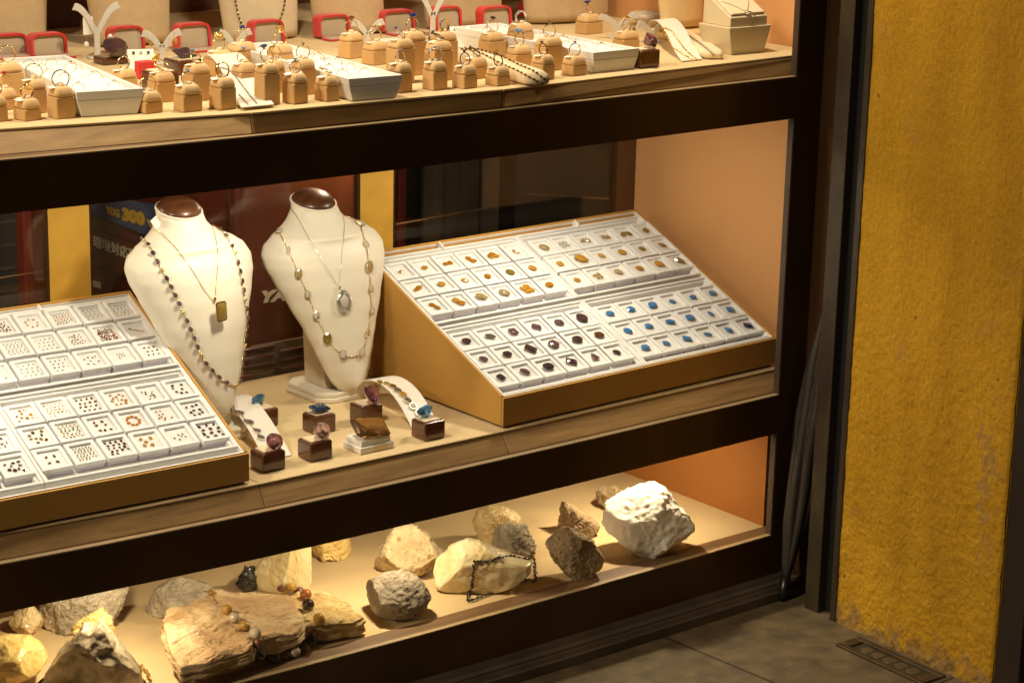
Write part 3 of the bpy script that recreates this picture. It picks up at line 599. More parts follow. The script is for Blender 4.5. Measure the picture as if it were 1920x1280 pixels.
b1=Vector((b2.x-.281,b2.y-.068,ZM))
bustL,bvL=bust((b1.x,b1.y,ZM),0,[(t,w*.90) for t,w in WT],.335,.104,.017,'cream necklace bust wearing a square smoky pendant, beside the left hand case',cy0=-.036)
def hit(bv,x,y,off=.0012):
    d=ray(x,y).normalized(); h=bv.ray_cast(CAM,d)
    if h[0] is None:
        # nearest point of the surface to the ray
        best=None
        for k in range(60):
            p=CAM+d*(3.2+.8*k/60); q=bv.find_nearest(p)
            if best is None or q[3]<best[3]: best=q
        return best[0]+best[1]*off,best[1]
    n=h[1] if h[1].dot(d)<0 else -h[1]
    return h[0]+n*off,n
def spline(P,step=None,n=200):
    out=[]; Q=[P[0]]+list(P)+[P[-1]]
    for i in range(1,len(Q)-2):
        p0,p1,p2,p3=[Vector((*q,0)) if len(q)==2 else Vector(q) for q in Q[i-1:i+3]]
        for k in range(24):
            t=k/24; out.append(.5*((2*p1)+(p2-p0)*t+(2*p0-5*p1+4*p2-p3)*t*t+(3*p1-p0-3*p2+p3)*t**3))
    out.append(Vector((*P[-1],0)) if len(P[-1])==2 else Vector(P[-1]))
    L=[0]
    for a,b in zip(out,out[1:]): L.append(L[-1]+(b-a).length)
    if step: n=max(2,int(L[-1]/step))
    res=[]; j=0
    for k in range(n+1):
        s=L[-1]*k/n
        while j<len(L)-2 and L[j+1]<s: j+=1
        q=(s-L[j])/max(1e-9,L[j+1]-L[j]); res.append(out[j]+(out[j+1]-out[j])*q)
    return res
def gem_at(P,n,kind,L,c,rot,parent,name='stone',h=.35,up=None,tilt=None):
    n=Vector(n).normalized(); u=(up or UP); x=(u-n*u.dot(n)).normalized(); y=n.cross(x); M=Matrix(((x.x,y.x,n.x,P[0]),(x.y,y.y,n.y,P[1]),(x.z,y.z,n.z,P[2]),(0,0,0,1)))@Matrix.Rotation(rot,4,'Z')
    bm=gem_bm(bmesh.new(),kind,L,M,h=h,n=14); o=obj(name,bm,c if not isinstance(c,str) else GC[c],parent)
    return o
def bezel(bm,P,n,kind,L,rot,th=.0008,h=.002,up=None,grow=1.08):
    n=Vector(n).normalized(); u=(up or UP); x=(u-n*u.dot(n)).normalized(); y=n.cross(x); M=Matrix(((x.x,y.x,n.x,P[0]),(x.y,y.y,n.y,P[1]),(x.z,y.z,n.z,P[2]),(0,0,0,1)))@Matrix.Rotation(rot,4,'Z')
    O=outline(kind,16); s=L/2*grow
    rs=[[M@Vector((a*s*f,b*s*f,z)) for a,b in O] for f,z in ((1,0),(1.04,h*.6),(1,h),(.9,h),(.9,0),(1,0))]
    rings(bm,rs,False)
def chain_bm(pts,r,link=.0028,flat=False):
    bm=bmesh.new(); L=0
    for i,(a,b) in enumerate(zip(pts,pts[1:])):
        m=(a+b)/2; d=(b-a); 
        if d.length<1e-6: continue
        rr=r*(1.35 if i%2 else .9); q=d.to_track_quat('X','Z').to_matrix()
        ell(bm,m,(d.length*.62,rr,rr),q,6,4)
    return bm
def necklace(name,bv,px,label,cat='necklace',r=.0007,step=3.2,m=PALEG,off=.0012,thin=False,loc=None):
    sp=[(p.x,p.y) for p in spline(px,step=step)]
    P=[hit(bv,*p,off)[0] for p in sp]; e=empty(name,P[0] if loc is None else loc,0,label,cat)
    inv=Matrix.Translation(-e.location)
    if thin: bm=tube(bmesh.new(),P,r,5)
    else: bm=chain_bm(P,r)
    bmesh.ops.transform(bm,matrix=inv,verts=bm.verts[:]); obj('chain',bm,m,e,smooth=True); return e,inv
def child_fix(o,inv):
    o.data.transform(inv); return o
# long beaded necklace on the left bust
pxL=[(268,447),(283,467),(300,500),(322,540),(345,590),(362,630),(380,672),(403,700),(425,717),(447,722),(462,700),(467,660),(462,600),(455,545),(444,490),(430,455),(413,432),(398,421)]
nk1,inv=necklace('necklace',bvL,pxL,'long chain of dark violet oval stones on the bust beside the left hand case',step=3.4,r=.0010,m=PALEG)
sp=spline(pxL,step=17.2)
for i,p in enumerate(sp[:-1]):
    P,n=hit(bvL,p.x,p.y,.0016); nx=sp[i+1]-p; d=(hit(bvL,p.x+nx.x*.2,p.y+nx.y*.2,.0016)[0]-P)
    if d.length<1e-5: d=Vector((0,0,1))
    if i%5==4:
        bm=ell(bmesh.new(),P+n*.001,.0027,seg=10,rg=8); child_fix(obj('gold_bead',bm,GOLDM,nk1,smooth=True),inv)
    else:
        o=gem_at(P,n,'oval',.0086,'plum' if (i<6 or i>26) and i%3 else 'violet',0,nk1,up=d.normalized(),h=.4); child_fix(o,inv)
# thin chain with a square smoky pendant on the left bust
pxa=[(293,428),(311,446),(340,478),(365,515),(385,547),(401,563),(404,540),(408,480),(402,440),(396,424)]
nk2,inv=necklace('pendant_necklace',bvL,pxa,'thin gold chain with a large square cut smoky pendant on the left bust',r=.00045,thin=True,step=4,m=GOLDM)
P,n=hit(bvL,406,583,.004); nn=(n*.75+VR*-.0+Vector((.15,-.5,0))).normalized()
Pc=P+n*.003
o=gem_at(Pc,nn,'emerald',.027,'olive',0,nk2,'pendant_stone',h=.34); child_fix(o,inv)
bm=bmesh.new(); bezel(bm,Pc+nn*.004,nn,'emerald',.027,0,h=.002); child_fix(obj('pendant_setting',bm,GOLDM,nk2),inv)
Pb=hit(bvL,401,561,.003)[0]; bm=ell(bmesh.new(),Pb,(.0025,.002,.0045),seg=10,rg=6); child_fix(obj('bail',bm,GOLDM,nk2,smooth=True),inv)
# price tag behind the neck of the left bust
Pt=ondepth(292,417,b1+Vector((0,.02,0))); bm=B(((-.006,-.0004,-.010),(.006,.0004,.008)),M=Matrix.Translation(Pt)@Matrix.Rotation(-.6,4,'Y')); tag(obj('price_tag',bm,WHITE),'small white paper price tag hanging at the neck of the left bust','price tag')
# right bust: cable chain with clear bezel stones
pxR=[(512,417),(517,428),(524,437),(533,455),(541,471),(551,494),(559,512),(568,532),(576,551),(584,571),(592,590),(602,612),(613,633),(626,652),(641,664),(660,668),(677,660),(684,642),(688,622),(693,603),(696,583),(695,562),(694,542),(693,520),(691,500),(689,480),(685,459),(680,440),(674,421),(661,409),(650,404)]
nk3,inv=necklace('necklace',bvR,pxR,'long pale gold chain with clear oval stones on the bust by the right hand case',step=2.6,r=.0011,m=PALEG)
bmz=bmesh.new()
for x,y,L,c,k in ((524,437,13,'clear','oval'),(541,471,12,'clear','marquise'),(559,512,15,'champagne','oval'),(576,551,12,'clear','oval'),(592,590,13,'clear','oval'),(613,633,17,'olive','oval'),(641,664,13,'clear','cushion'),(677,660,15,'clear','oval'),(688,622,11,'champagne','pear'),(696,583,12,'clear','oval'),(694,542,11,'clear','oval'),(691,500,18,'champagne','oval'),(685,459,11,'clear','oval'),(674,421,15,'clear','cushion')):
    P,n=hit(bvR,x,y,.0016); child_fix(gem_at(P,n,k,L/1000,c,0,nk3,h=.28,up=Vector((.12,0,1))),inv); bezel(bmz,P,n,k,L/1000,0,up=Vector((.12,0,1)),h=.0026)
child_fix(obj('stone_settings',bmz,PALEG,nk3),inv)
pxb=[(544,387),(556,405),(575,440),(600,483),(620,515),(633,534),(637,510),(642,460),(645,425),(641,400)]
nk4,inv=necklace('pendant_necklace',bvR,pxb,'fine silver chain with a beaded oval pendant on the right bust',r=.00045,thin=True,step=4,m=SILV)
P,n=hit(bvR,643,566,.002); nn=(n*.8+Vector((.0,-.5,.05))).normalized(); bm=bmesh.new()
x_=(UP-nn*UP.dot(nn)).normalized(); y_=nn.cross(x_)
for R_,rr,N_,hh in ((.0185,.0016,30,0),(.0150,.0013,28,.0016),(.0118,.0011,26,.003)):
    for k in range(N_):
        a=2*PI*k/N_; ell(bm,P+nn*(hh+.001)+x_*(R_*math.cos(a))+y_*(R_*.70*math.sin(a)),rr,seg=6,rg=4)
rs=[]
for f,h_ in ((.0180,-.001),(.0180,.0005),(.0140,.002),(.0100,.0036),(.0085,.0036)): rs.append([P+nn*h_+x_*(f*math.cos(2*PI*k/30))+y_*(f*.70*math.sin(2*PI*k/30)) for k in range(30)])
rings(bm,rs); child_fix(obj('pendant_frame',bm,SILV,nk4,smooth=True),inv)
bm=bmesh.new(); ell(bm,P+nn*.0036,(.0105,.0072,.0035),Matrix((x_,y_,nn)).transposed(),20,10); child_fix(obj('pendant_stone',bm,GC['clear'],nk4,smooth=True),inv)
Pb=hit(bvR,635,539,.003)[0]; bm=ell(bmesh.new(),Pb,(.0022,.002,.005),seg=10,rg=6); child_fix(obj('bail',bm,SILV,nk4,smooth=True),inv)
# polished wood blocks with cushions and single stones
WOODB=mat('polished reddish brown wood',(.11,.035,.013),.18,coat=.6,var=.45,vs=30,stretch=(1,1,3)); CUSH=mat('cream suede cushion',(.70,.55,.36),.9,bump=.2,bs=800)
def block(px,py,z,label,w=.0395,d=.0365,h=.029,group='polished brown wood gem blocks'):
    P=onz(px,py,z); e=empty('gem_block',(P.x,P.y,z),0,label,'wood block',group)   # front-left bottom corner
    obj('wood_body',B(((0,0,.0003),(w,d,h))),WOODB,e,bevel=.0035,seg=3)
    obj('cushion',B(((.0055,.0055,h-.002),(w-.0055,d-.0055,h+.0016))),CUSH,e,bevel=.0008); return P+Vector((w/2,d/2,h+.0018))
def big_gem(P,kind,L,c,label,rx=0,ry=0,rz=0,h=.5,dz=0,name='large_gemstone',group='large gemstones on the middle shelf',n=24,cat='large gemstone'):
    M=Matrix.Translation(P+Vector((0,0,dz)))@Euler((rx,ry,rz)).to_matrix().to_4x4(); bm=gem_bm(bmesh.new(),kind,L,h=h,n=n); zs=[(M@v.co).z for v in bm.verts]; lift=P.z-min(zs)
    o=obj(name,bm,GC[c] if isinstance(c,str) else c); o.matrix_world=Matrix.Translation((0,0,lift))@M; tag(o,label,cat,group); return o
gmat('amethyst',(.32,.14,.20),.88,.02); gmat('topaz',(.14,.38,.70),.85,.02); gmat('smoky',(.36,.19,.06),.85,.02); gmat('morganite',(.62,.46,.48),.92,.01); gmat('navy',(.03,.06,.13),.5,.02); gmat('dark smoky',(.10,.07,.06),.7,.02)
P=block(494,888,ZM,'polished wood block in front with a purple stone, beside the left case'); 
big_gem(P,'oval',.036,'amethyst','round purple stone on the front wood block beside the left case',R(52),0,.5,h=.62)
P=block(583,868,ZM,'polished wood block at front centre under a clear pink stone'); big_gem(P,'oval',.038,'morganite','clear pink faceted stone on the front centre wood block',R(50),0,.6,h=.6)
P=block(591,817,ZM,'polished wood block in the middle under a black rectangular stone'); big_gem(P,'emerald',.031,'navy','black blue rectangular stone lying on the middle wood block',R(14),0,.05,h=.32)
P=block(483,806,ZM,'polished wood block behind the left bracelet ramp with a blue pear stone'); big_gem(P,'pear',.034,'topaz','blue pear stone on the wood block behind the left bracelet',R(42),0,PI+.5,h=.5)
P=block(680,798,ZM,'polished wood block under a purple stone, left of the right bracelet ramp'); big_gem(P,'round',.034,'amethyst','round purple stone on the wood block left of the right bracelet ramp',R(52),0,.5,h=.62)
P=block(797,829,ZM,'polished wood block under a blue teardrop stone, nearest the right case'); big_gem(P,'pear',.036,'topaz','blue teardrop stone on the wood block nearest the right case',R(40),0,PI+.35,h=.5)
# white stacked box with the large smoky stone
P=onz(678,853,ZM); e=empty('gem_stand',(P.x,P.y,ZM),0,'white stepped plastic box carrying the large brown rectangular stone','gem stand')
WP=mat('white moulded plastic',(.78,.74,.66),.35)
obj('lower_box',B(((-.002,0,.0003),(.060,.046,.0105))),WP,e,bevel=.0015); obj('upper_box',B(((.002,.003,.0107),(.056,.043,.020))),WP,e,bevel=.0015)
obj('tape_strip',B(((.022,-.0006,.002),(.048,-.0001,.0095))),mat('pale tape',(.72,.58,.33),.5),e)
big_gem(P+Vector((.029,.024,.0202)),'emerald',.058,'smoky','very large brown rectangular faceted stone leaning on the white plastic stand',R(30),R(6),-.12,h=.28)
# curved bracelet ramps
RAMP=mat('white satin ramp',(.80,.74,.64),.45)
def ramp(P0,dirv,wv,prof,label,th=.0016,m=RAMP,group='curved white bracelet ramps',name='bracelet_ramp'):
    e=empty(name,P0,0,label,'bracelet ramp',group); dirv=Vector(dirv).normalized(); wv=Vector(wv); rs=[]
    P2=[Vector(p) for p in prof]; P3=[]
    pr=spline([(p[0],p[1]) for p in prof],n=36)
    rs=[]
    for i,p in enumerate(pr):
        t=(pr[min(i+1,36)]-pr[max(i-1,0)]).normalized(); nrm=Vector((-t.y,t.x)); 
        a=dirv*p.x+UP*p.y; b=dirv*(p.x+nrm.x*th)+UP*(p.y+nrm.y*th)
        rs.append([a,a+wv,b+wv,b])
    bm=bmesh.new(); rings(bm,rs); bmesh.ops.recalc_face_normals(bm,faces=bm.faces[:]); b2=bm.copy(); bmesh.ops.transform(b2,matrix=Matrix.Translation(P0),verts=b2.verts[:]); bv=BVHTree.FromBMesh(b2); b2.free()
    obj('curved_sheet',bm,m,e,bevel=.0005); return e,bv
# right ramp: from (773,808) foot up and back to (665,745)
A=onz(772,806,ZM); Bk=onz(664,748,ZM); dv=(Bk-A); L=dv.length
rp1,bvp1=ramp(A,dv,Vector((.047,-.004,0)),[(-.002,.0008),(L*.18,.026),(L*.38,.042),(L*.6,.0465),(L*.8,.040),(L*.95,.022),(L*1.0,.004)],'white arched bracelet ramp under the multicoloured bracelet, beside the right case')
A=onz(497,864,ZM); Bk=onz(412,781,ZM); dv=(Bk-A); L=dv.length
rp2,bvp2=ramp(A,dv,Vector((.044,-.004,0)),[(0,.0008),(L*.3,.020),(L*.55,.031),(L*.78,.036),(L*1.0,.028),(L*1.12,.010)],'white arched bracelet ramp under the grey stone bracelet, beside the left case')
def bracelet(bv,stones,label,m=PALEG):
    P0,_=hit(bv,stones[0][0],stones[0][1]); e=empty('bracelet',P0,0,label,'bracelet'); inv=Matrix.Translation(-P0); bz=bmesh.new(); pts=[]
    for x,y,L,c,k,rt in stones:
        P,n=hit(bv,x,y,.001); pts.append(P); up=Vector((0,1,0)); bezel(bz,P,n,k,L/1000,rt,up=up,h=.0026); child_fix(gem_at(P,n,k,L/1000,c,rt,e,h=.25,up=up),inv)
    child_fix(obj('settings',bz,m,e),inv); child_fix(obj('chain',tube(bmesh.new(),pts,.0009,5),m,e),inv); return e
bracelet(bvp1,[(703,721,9,'grey','oval',0),(712,718,10,'champagne','oval',0),(725,721,10,'champagne','oval',0),(736,726,12,'brown','oval',.2),(745,733,13,'grey','oval',.2),(755,741,13,'honey','oval',.2),(764,752,13,'grey','oval',.3),(774,763,12,'clear','round',.3),(782,775,11,'brown','pear',2.4)],'bracelet of brown, grey, honey and clear oval stones on the right arched ramp')
bracelet(bvp2,[(433,771,14,'grey','oval',.3),(449,776,16,'violet','pear',.3),(466,793,17,'grey','pear',.4),(481,809,14,'violet','pear',.4),(489,822,12,'grey','oval',.4)],'bracelet of large rough grey violet stones on the left arched ramp',SILV)
# ---------------- behind the rear glass ----------------
REDP=mat('dusty red machine paint',(.13,.028,.012),.45,coat=.3,bump=.05,bs=60,var=.3,vs=14)
MY=.60
def yl(x,y,Y=MY): return ony(x,y,Y)
xa=yl(447,560).x; xb=yl(668,560).x; ztop=yl(668,318).z
mc=empty('generator',(xa,MY,.40),0,'dusty red generator behind the rear glass with blue stripe, lettering and cooling slots','generator')
def gpart(name,bm,m,**k):
    o=obj(name,bm,m,mc,**k); o.matrix_parent_inverse=Matrix.Translation((-xa,-MY,-.40)); return o
MB=1.35
gpart('body',B(((xa,MY,.40),(xb,MB,1.0))),REDP,bevel=.012,seg=4)
# side face lettering: runs along +y on the plane x=xa
def sidept(px,py): return onx(px,py,xa-.0015)
q=[sidept(168,377),sidept(330,377),sidept(330,440),sidept(168,402)]
def poly(name,pts,m,ext=Vector((-.0012,0,0))):
    bm=bmesh.new(); hexa(bm,[Vector(p) for p in pts],[Vector(p)+ext for p in pts]); bmesh.ops.recalc_face_normals(bm,faces=bm.faces[:]); return gpart(name,bm,m)
BLUE=mat('blue decal',(.07,.10,.25),.5); YEL=mat('yellow lettering',(.85,.55,.04),.5); WLET=mat('pale lettering',(.80,.74,.60),.5); BLKP=mat('black stripe',(.01,.008,.006),.5)
poly('blue_stripe',[sidept(168,365),sidept(168,397),sidept(345,470),sidept(345,390)],BLUE)
poly('dark_stripe',[sidept(168,397.8),sidept(168,402),sidept(345,476),sidept(345,471)],BLKP)
poly('panel_seam',[sidept(172,424),sidept(172,426.5),sidept(345,492),sidept(345,489.5)],BLKP)
poly('panel_seam',[sidept(172,494),sidept(172,497.5),sidept(345,567),sidept(345,563.5)],BLKP)
def text(body,M,size,m,name='lettering',ext=.0008,bold=0,shear=0,sx=1,parent=None,fit=None):
    c=bpy.data.curves.new('t','FONT'); c.body=body; c.size=size; c.extrude=ext; c.shear=shear; c.offset=bold
    t=bpy.data.objects.new('t',c); COL.objects.link(t); bpy.context.view_layer.update(); dg=bpy.context.evaluated_depsgraph_get()
    me=bpy.data.meshes.new_from_object(t.evaluated_get(dg)); bpy.data.objects.remove(t); bpy.data.curves.remove(c)
    xs=[v.co.x for v in me.vertices] or [0,1]; ys=[v.co.y for v in me.vertices] or [0,1]; w=max(xs)-min(xs); h=max(ys)-min(ys)
    if fit: 
        me.transform(Matrix.Translation((-min(xs),-min(ys),0))); me.transform(Matrix.Diagonal((fit[0]/w,fit[1]/h,1,1)))
    me.transform(M); me.materials.clear(); me.materials.append(m); o=bpy.data.objects.new(name,me); COL.objects.link(o)
    if parent: o.parent=parent
    return o
def sidetext(body,a,b,top,m,bold=0):   # a,b baseline pixels, top pixel above a
    A=sidept(*a); Bq=sidept(*b); T=sidept(*top); X=(Bq-A); w=X.length; X.normalize(); Z=Vector((1,0,0))*-1; Yv=Z.cross(X).normalized(); h=(T-A).dot(Yv)
    if h<0: Yv=-Yv; h=-h
    M=Matrix(((X.x,Yv.x,Z.x,A.x-.0024),(X.y,Yv.y,Z.y,A.y),(X.z,Yv.z,Z.z,A.z),(0,0,0,1)))
    o=text(body,M,.1,m,fit=(w,h),parent=mc,bold=bold); o.matrix_parent_inverse=Matrix.Translation((-xa,-MY,-.40)); return o
sidetext('YDG',(201,400),(226,408),(199,385),YEL,.004); sidetext('300',(232,413),(274,424),(231,388),YEL,.006); sidetext('VS',(278,424),(300,431),(278,411),YEL,.004)
sidetext('環境対応防',(177,462),(260,492),(177,440),WLET,.001)
poly('label_plate',[sidept(173,525),sidept(173,536),sidept(189,541),sidept(189,529)],WLET)
# front face
F0=MY-.0015
def frp(px,py): return ony(px,py,F0)
A=frp(489,568); Bq=frp(583,557); T=frp(487,546); X=(Bq-A).normalized(); Yv=Vector((0,-1,0)).cross(X).normalized(); Yv=Yv if Yv.z>0 else -Yv; Z=X.cross(Yv)
M=Matrix(((X.x,Yv.x,Z.x,A.x),(X.y,Yv.y,Z.y,A.y-.001),(X.z,Yv.z,Z.z,A.z),(0,0,0,1)))
o=text('YANMAR',M,.1,WLET,fit=((frp(640,548)-A).length,abs((T-A).dot(Yv))),parent=mc,shear=.25,bold=.006); o.matrix_parent_inverse=Matrix.Translation((-xa,-MY,-.40))
GRL=mat('dusty grille frame',(.30,.22,.14),.7,bump=.4,bs=80,var=.4,vs=20)
a_=frp(470,640); b_=frp(592,705); gpart('grille_plate',B(((min(a_.x,b_.x),MY-.003,.47),(frp(585,640).x,MY-.0003,frp(530,638).z))),GRL,bevel=.004)
for row in range(5):
    for (x0,x1) in ((447,511),(522,585)):
        p0=frp(x0,655+16*row); p1=frp(x1,645+16*row); p2=frp(x1,657+16*row); zc=(p0.z+p1.z)/2-.004
        gpart('cooling_slot',B(((p0.x,MY-.0075,zc-.0045),(p1.x,MY-.0031,zc+.0045))),REDP,bevel=.003)
# things behind the glass left and right; panel and rods stand in for reflections
def yb(name,px0,px1,pyt,pyb,Y,th,m,label,cat,**k):
    a=ony(px0,(pyt+pyb)/2,Y); b=ony(px1,(pyt+pyb)/2,Y); t=ony(px0,pyt,Y).z; u=ony(px0,pyb,Y).z
    return tag(obj(name,B(((a.x,Y,u),(b.x,Y+th,t))),m,**k),label,cat)
GREY=mat('grey reflection cloth',(.20,.17,.12),.8,bump=.3,bs=20,var=.3,vs=8)
def cyl_panel(name,px0,px1,pyt,pyb,Y,label,cat,m,n=14,amp=.012):
    a=ony(px0,400,Y).x; b=ony(px1,400,Y).x; z1=ony(px0,pyt,Y).z; z0=ony(px0,pyb,Y).z; rs=[]
    for i in range(n+1):
        x=a+(b-a)*i/n; y=Y+amp*math.sin(i*1.7); rs.append([Vector((x,y,z0)),Vector((x,y+.004,z0)),Vector((x,y+.004,z1)),Vector((x,y,z1))])
    bm=bmesh.new(); rings(bm,rs); return tag(obj(name,bm,m,smooth=False),label,cat)
cyl_panel('bust_reflection',792,928,150,560,.95,'grey folded panel standing in for a bust reflection behind the right case','bust_reflection',GREY)  # solid panel in place of the bust's reflection in the rear glass
def rod(name,p,q,r,m,label,cat): bm=tube(bmesh.new(),[p,q],r,8); return tag(obj(name,bm,m,smooth=True),label,cat)
EDGE=mat('bright reflected edge',(.45,.28,.16),.3,.5)
rod('reflection_rod',ony(742,421,.72),ony(934,386,.72),.0016,EDGE,'thin bright rod standing in for a reflected shelf edge, rising to the right','rail')  # rods drawn in place of shelf edges reflected in the rear glass
p=ony(906,358,1.0); qd=ony(1145,373,.66); rod('reflection_rod',p,qd,.0014,EDGE,'thin rod standing in for a reflected shelf edge, sloping down to the right','rail')
rod('reflection_rod',ony(-60,530,.72),ony(86,508,.72),.0016,EDGE,'thin bright rod standing in for a reflected shelf edge, left of the gold strip','rail')
REDC=mat('red lacquer post',(.16,.025,.015),.4,var=.3,vs=10)
yb('red_post',748,764,200,520,.80,.03,REDC,'slim red lacquered post just right of the right gold strip','post',bevel=.004)
yb('red_post',43,62,200,620,.80,.03,REDC,'slim red lacquered post seen in the leftmost dark pane','post',bevel=.004)
cb=empty('cabinet',ony(20,600,.9),0,'dark cabinet with a blue lid at the far left of the rear room','cabinet')
p=cb.location.copy()
def cpart(name,bm,m,**k):
    o=obj(name,bm,m,cb,**k); o.matrix_parent_inverse=Matrix.Translation(-p); return o
zt=ony(0,402,.9).z; xx0=ony(-80,400,.9).x; xx1=ony(42,400,.9).x
cpart('cabinet_body',B(((xx0,.9,.42),(xx1,1.2,zt))),mat('dark steel cabinet',(.035,.033,.03),.5,var=.3,vs=10),bevel=.003)
cpart('blue_lid',B(((xx0-.003,.897,zt+.0003),(xx1+.003,1.2,zt+.009))),mat('blue lid',(.05,.18,.42),.4),bevel=.002)
for k in range(6): cpart('louvre',B(((xx0+.01,.8965,.55+.04*k),(xx1-.01,.8997,.556+.04*k))),mat('louvre metal',(.10,.09,.08),.4,.4))
# ---------------- low tier: rough minerals and bead strings ----------------
def rockmat(name,c1,c2,c3=None,scale=18,rough=.75,bump=.8,stretch=(1,1,1),sss=0,coat=0,spk=None):
    m=bpy.data.materials.new(name); m.use_nodes=True; nt=m.node_tree; N=nt.nodes; L=nt.links; b=N['Principled BSDF']; b.inputs['Roughness'].default_value=rough; b.inputs['Coat Weight'].default_value=coat
    if sss: b.inputs['Subsurface Weight'].default_value=sss; b.inputs['Subsurface Radius'].default_value=(.02,.012,.005); b.inputs['Subsurface Scale'].default_value=1
    tc=N.new('ShaderNodeTexCoord'); mp=N.new('ShaderNodeMapping'); mp.inputs['Scale'].default_value=stretch; L.new(tc.outputs['Object'],mp.inputs[0])
    n1=N.new('ShaderNodeTexNoise'); n1.inputs['Scale'].default_value=scale; n1.inputs['Detail'].default_value=10; n1.inputs['Roughness'].default_value=.65; n1.inputs['Distortion'].default_value=.6; L.new(mp.outputs[0],n1.inputs[0])
    rp=N.new('ShaderNodeValToRGB'); L.new(n1.outputs[0],rp.inputs[0]); e=rp.color_ramp.elements; e[0].position=.32; e[0].color=(*c1,1); e[1].position=.66; e[1].color=(*c2,1)
    if c3: q=e.new(.5); q.color=(*c3,1)
    out=rp.outputs[0]
    if spk:
        v=N.new('ShaderNodeTexNoise'); v.inputs['Scale'].default_value=spk[0]; v.inputs['Detail'].default_value=3; L.new(mp.outputs[0],v.inputs[0]); r2=N.new('ShaderNodeValToRGB'); L.new(v.outputs[0],r2.inputs[0]); r2.color_ramp.elements[0].position=spk[1]; r2.color_ramp.elements[1].position=spk[1]+.06
        mx=N.new('ShaderNodeMix'); mx.data_type='RGBA'; L.new(r2.outputs[0],mx.inputs[0]); L.new(out,mx.inputs[6]); mx.inputs[7].default_value=(*spk[2],1); out=mx.outputs[2]
    L.new(out,b.inputs['Base Color'])
    n2=N.new('ShaderNodeTexNoise'); n2.inputs['Scale'].default_value=scale*14; n2.inputs['Detail'].default_value=8; L.new(mp.outputs[0],n2.inputs[0])
    n3=N.new('ShaderNodeTexVoronoi'); n3.inputs['Scale'].default_value=scale*5; L.new(mp.outputs[0],n3.inputs[0])
    ad=N.new('ShaderNodeMath'); ad.operation='MULTIPLY_ADD'; ad.inputs[1].default_value=.6; L.new(n3.outputs['Distance'],ad.inputs[0]); L.new(n2.outputs[0],ad.inputs[2])
    bp=N.new('ShaderNodeBump'); bp.inputs['Strength'].default_value=bump; bp.inputs['Distance'].default_value=.0035; L.new(ad.outputs[0],bp.inputs['Height']); L.new(bp.outputs[0],b.inputs['Normal']); return m
ROCKBV=[]
def rock(pts,anchor,D,m,label,seed,rough=1,planes=(),strat=None,name='mineral_rock',sq=.8,nplanes=6,fine=1,cat='mineral rock',flat=0):
    rg=random.Random(seed); yb_=max(p[1] for p in pts); A=onz(sum(p[0] for p in pts)/len(pts),min(yb_,1290)-235*D+2,ZL); W=[ondepth(x,y,A) for x,y in pts]; C=sum(W,Vector())/len(W)
    loc=[((p-C).dot(VR),(p-C).z) for p in W]; ang=[(math.atan2(b,a),math.hypot(a,b)) for a,b in loc]
    def rad(t):
        best=None; n=len(loc)
        dx,dy=math.cos(t),math.sin(t); r=0
        for i in range(n):
            ax,ay=loc[i]; bx,by=loc[(i+1)%n]; ex,ey=bx-ax,by-ay; den=dx*ey-dy*ex
            if abs(den)<1e-12: continue
            s=(ax*ey-ay*ex)/den; u=(ax*dy-ay*dx)/den
            if s>0 and -1e-6<=u<=1+1e-6: r=max(r,s)
        return r
    T=[rad(2*PI*k/180) for k in range(180)]
    def rr(t):
        q=(t/(2*PI)*180)%180; i=int(q); f=q-i; return T[i]*(1-f)+T[(i+1)%180]*f
    size=(max(a for a,b in loc)-min(a for a,b in loc)+max(b for a,b in loc)-min(b for a,b in loc))/4
    bm=bmesh.new(); bmesh.ops.create_icosphere(bm,subdivisions=5 if size<.03 else 6,radius=1)
    PL=[(Vector(n).normalized(),d) for n,d in planes]
    for _ in range(nplanes):
        n=Vector((rg.uniform(-.8,.8),rg.uniform(-1,-.1),rg.uniform(-.5,.9))).normalized(); PL.append((n,rg.uniform(.62,.85)))
    off=Vector((seed*3.1,seed*1.7,seed))
    for v in bm.verts:
        a,c,b=v.co.x,v.co.y,v.co.z; mm=math.hypot(a,b); t=math.atan2(b,a); R0=rr(t); ne=2/sq
        rho=(mm**ne+abs(c)**ne)**(-1/ne); x=math.cos(t)*mm*rho*R0; z=math.sin(t)*mm*rho*R0; y=c*rho*D
        q=Vector((x/size,y/D,z/size))
        for n,d in PL:
            s=q.dot(n)-d
            if s>0: q-=n*s*.9
        p=Vector((q.x*size,q.y*D,q.z*size))
        u=p+off*.01
        ds=rough*(.05*size*noise.noise(u*1.3/size)+.06*size*abs(noise.noise(u*2.8/size+Vector((3,1,2))))*-1+.03*size*noise.noise(u*7/size)+fine*(.0028*noise.noise(u*120)+.0020*noise.noise(u*260)+.0012*noise.noise(u*520)))
        if strat: 
            sd=Vector(strat).normalized(); k=u.dot(sd); ds+=.0022*noise.noise(Vector((k*330,u.x*14,u.y*14)))+.0022*noise.noise(Vector((k*120,u.x*8,u.z*8)))
        nn=Vector((q.x,q.y,q.z)).normalized(); p+=nn*ds
        v.co=C+VR*p.x+VF*p.y+UP*p.z
        if v.co.z<ZL+.0004: v.co.z=ZL+.0004
    o_=C.copy(); o_.z=ZL
    ROCKBV.append(BVHTree.FromBMesh(bm))
    bmesh.ops.transform(bm,matrix=Matrix.Translation(-o_),verts=bm.verts[:])
    o=obj(name,bm,m,smooth=True); o.location=o_; tag(o,label,cat,None); return o
QZ=rockmat('white quartz',(.80,.76,.68),(.93,.91,.86),(.88,.84,.77),10,.85,.25,sss=.15,spk=(60,.66,(.5,.38,.22)))
GRN=rockmat('beige granite rock',(.38,.26,.12),(.66,.54,.34),(.56,.43,.25),14,.8,.9,spk=(34,.60,(.33,.20,.06)))
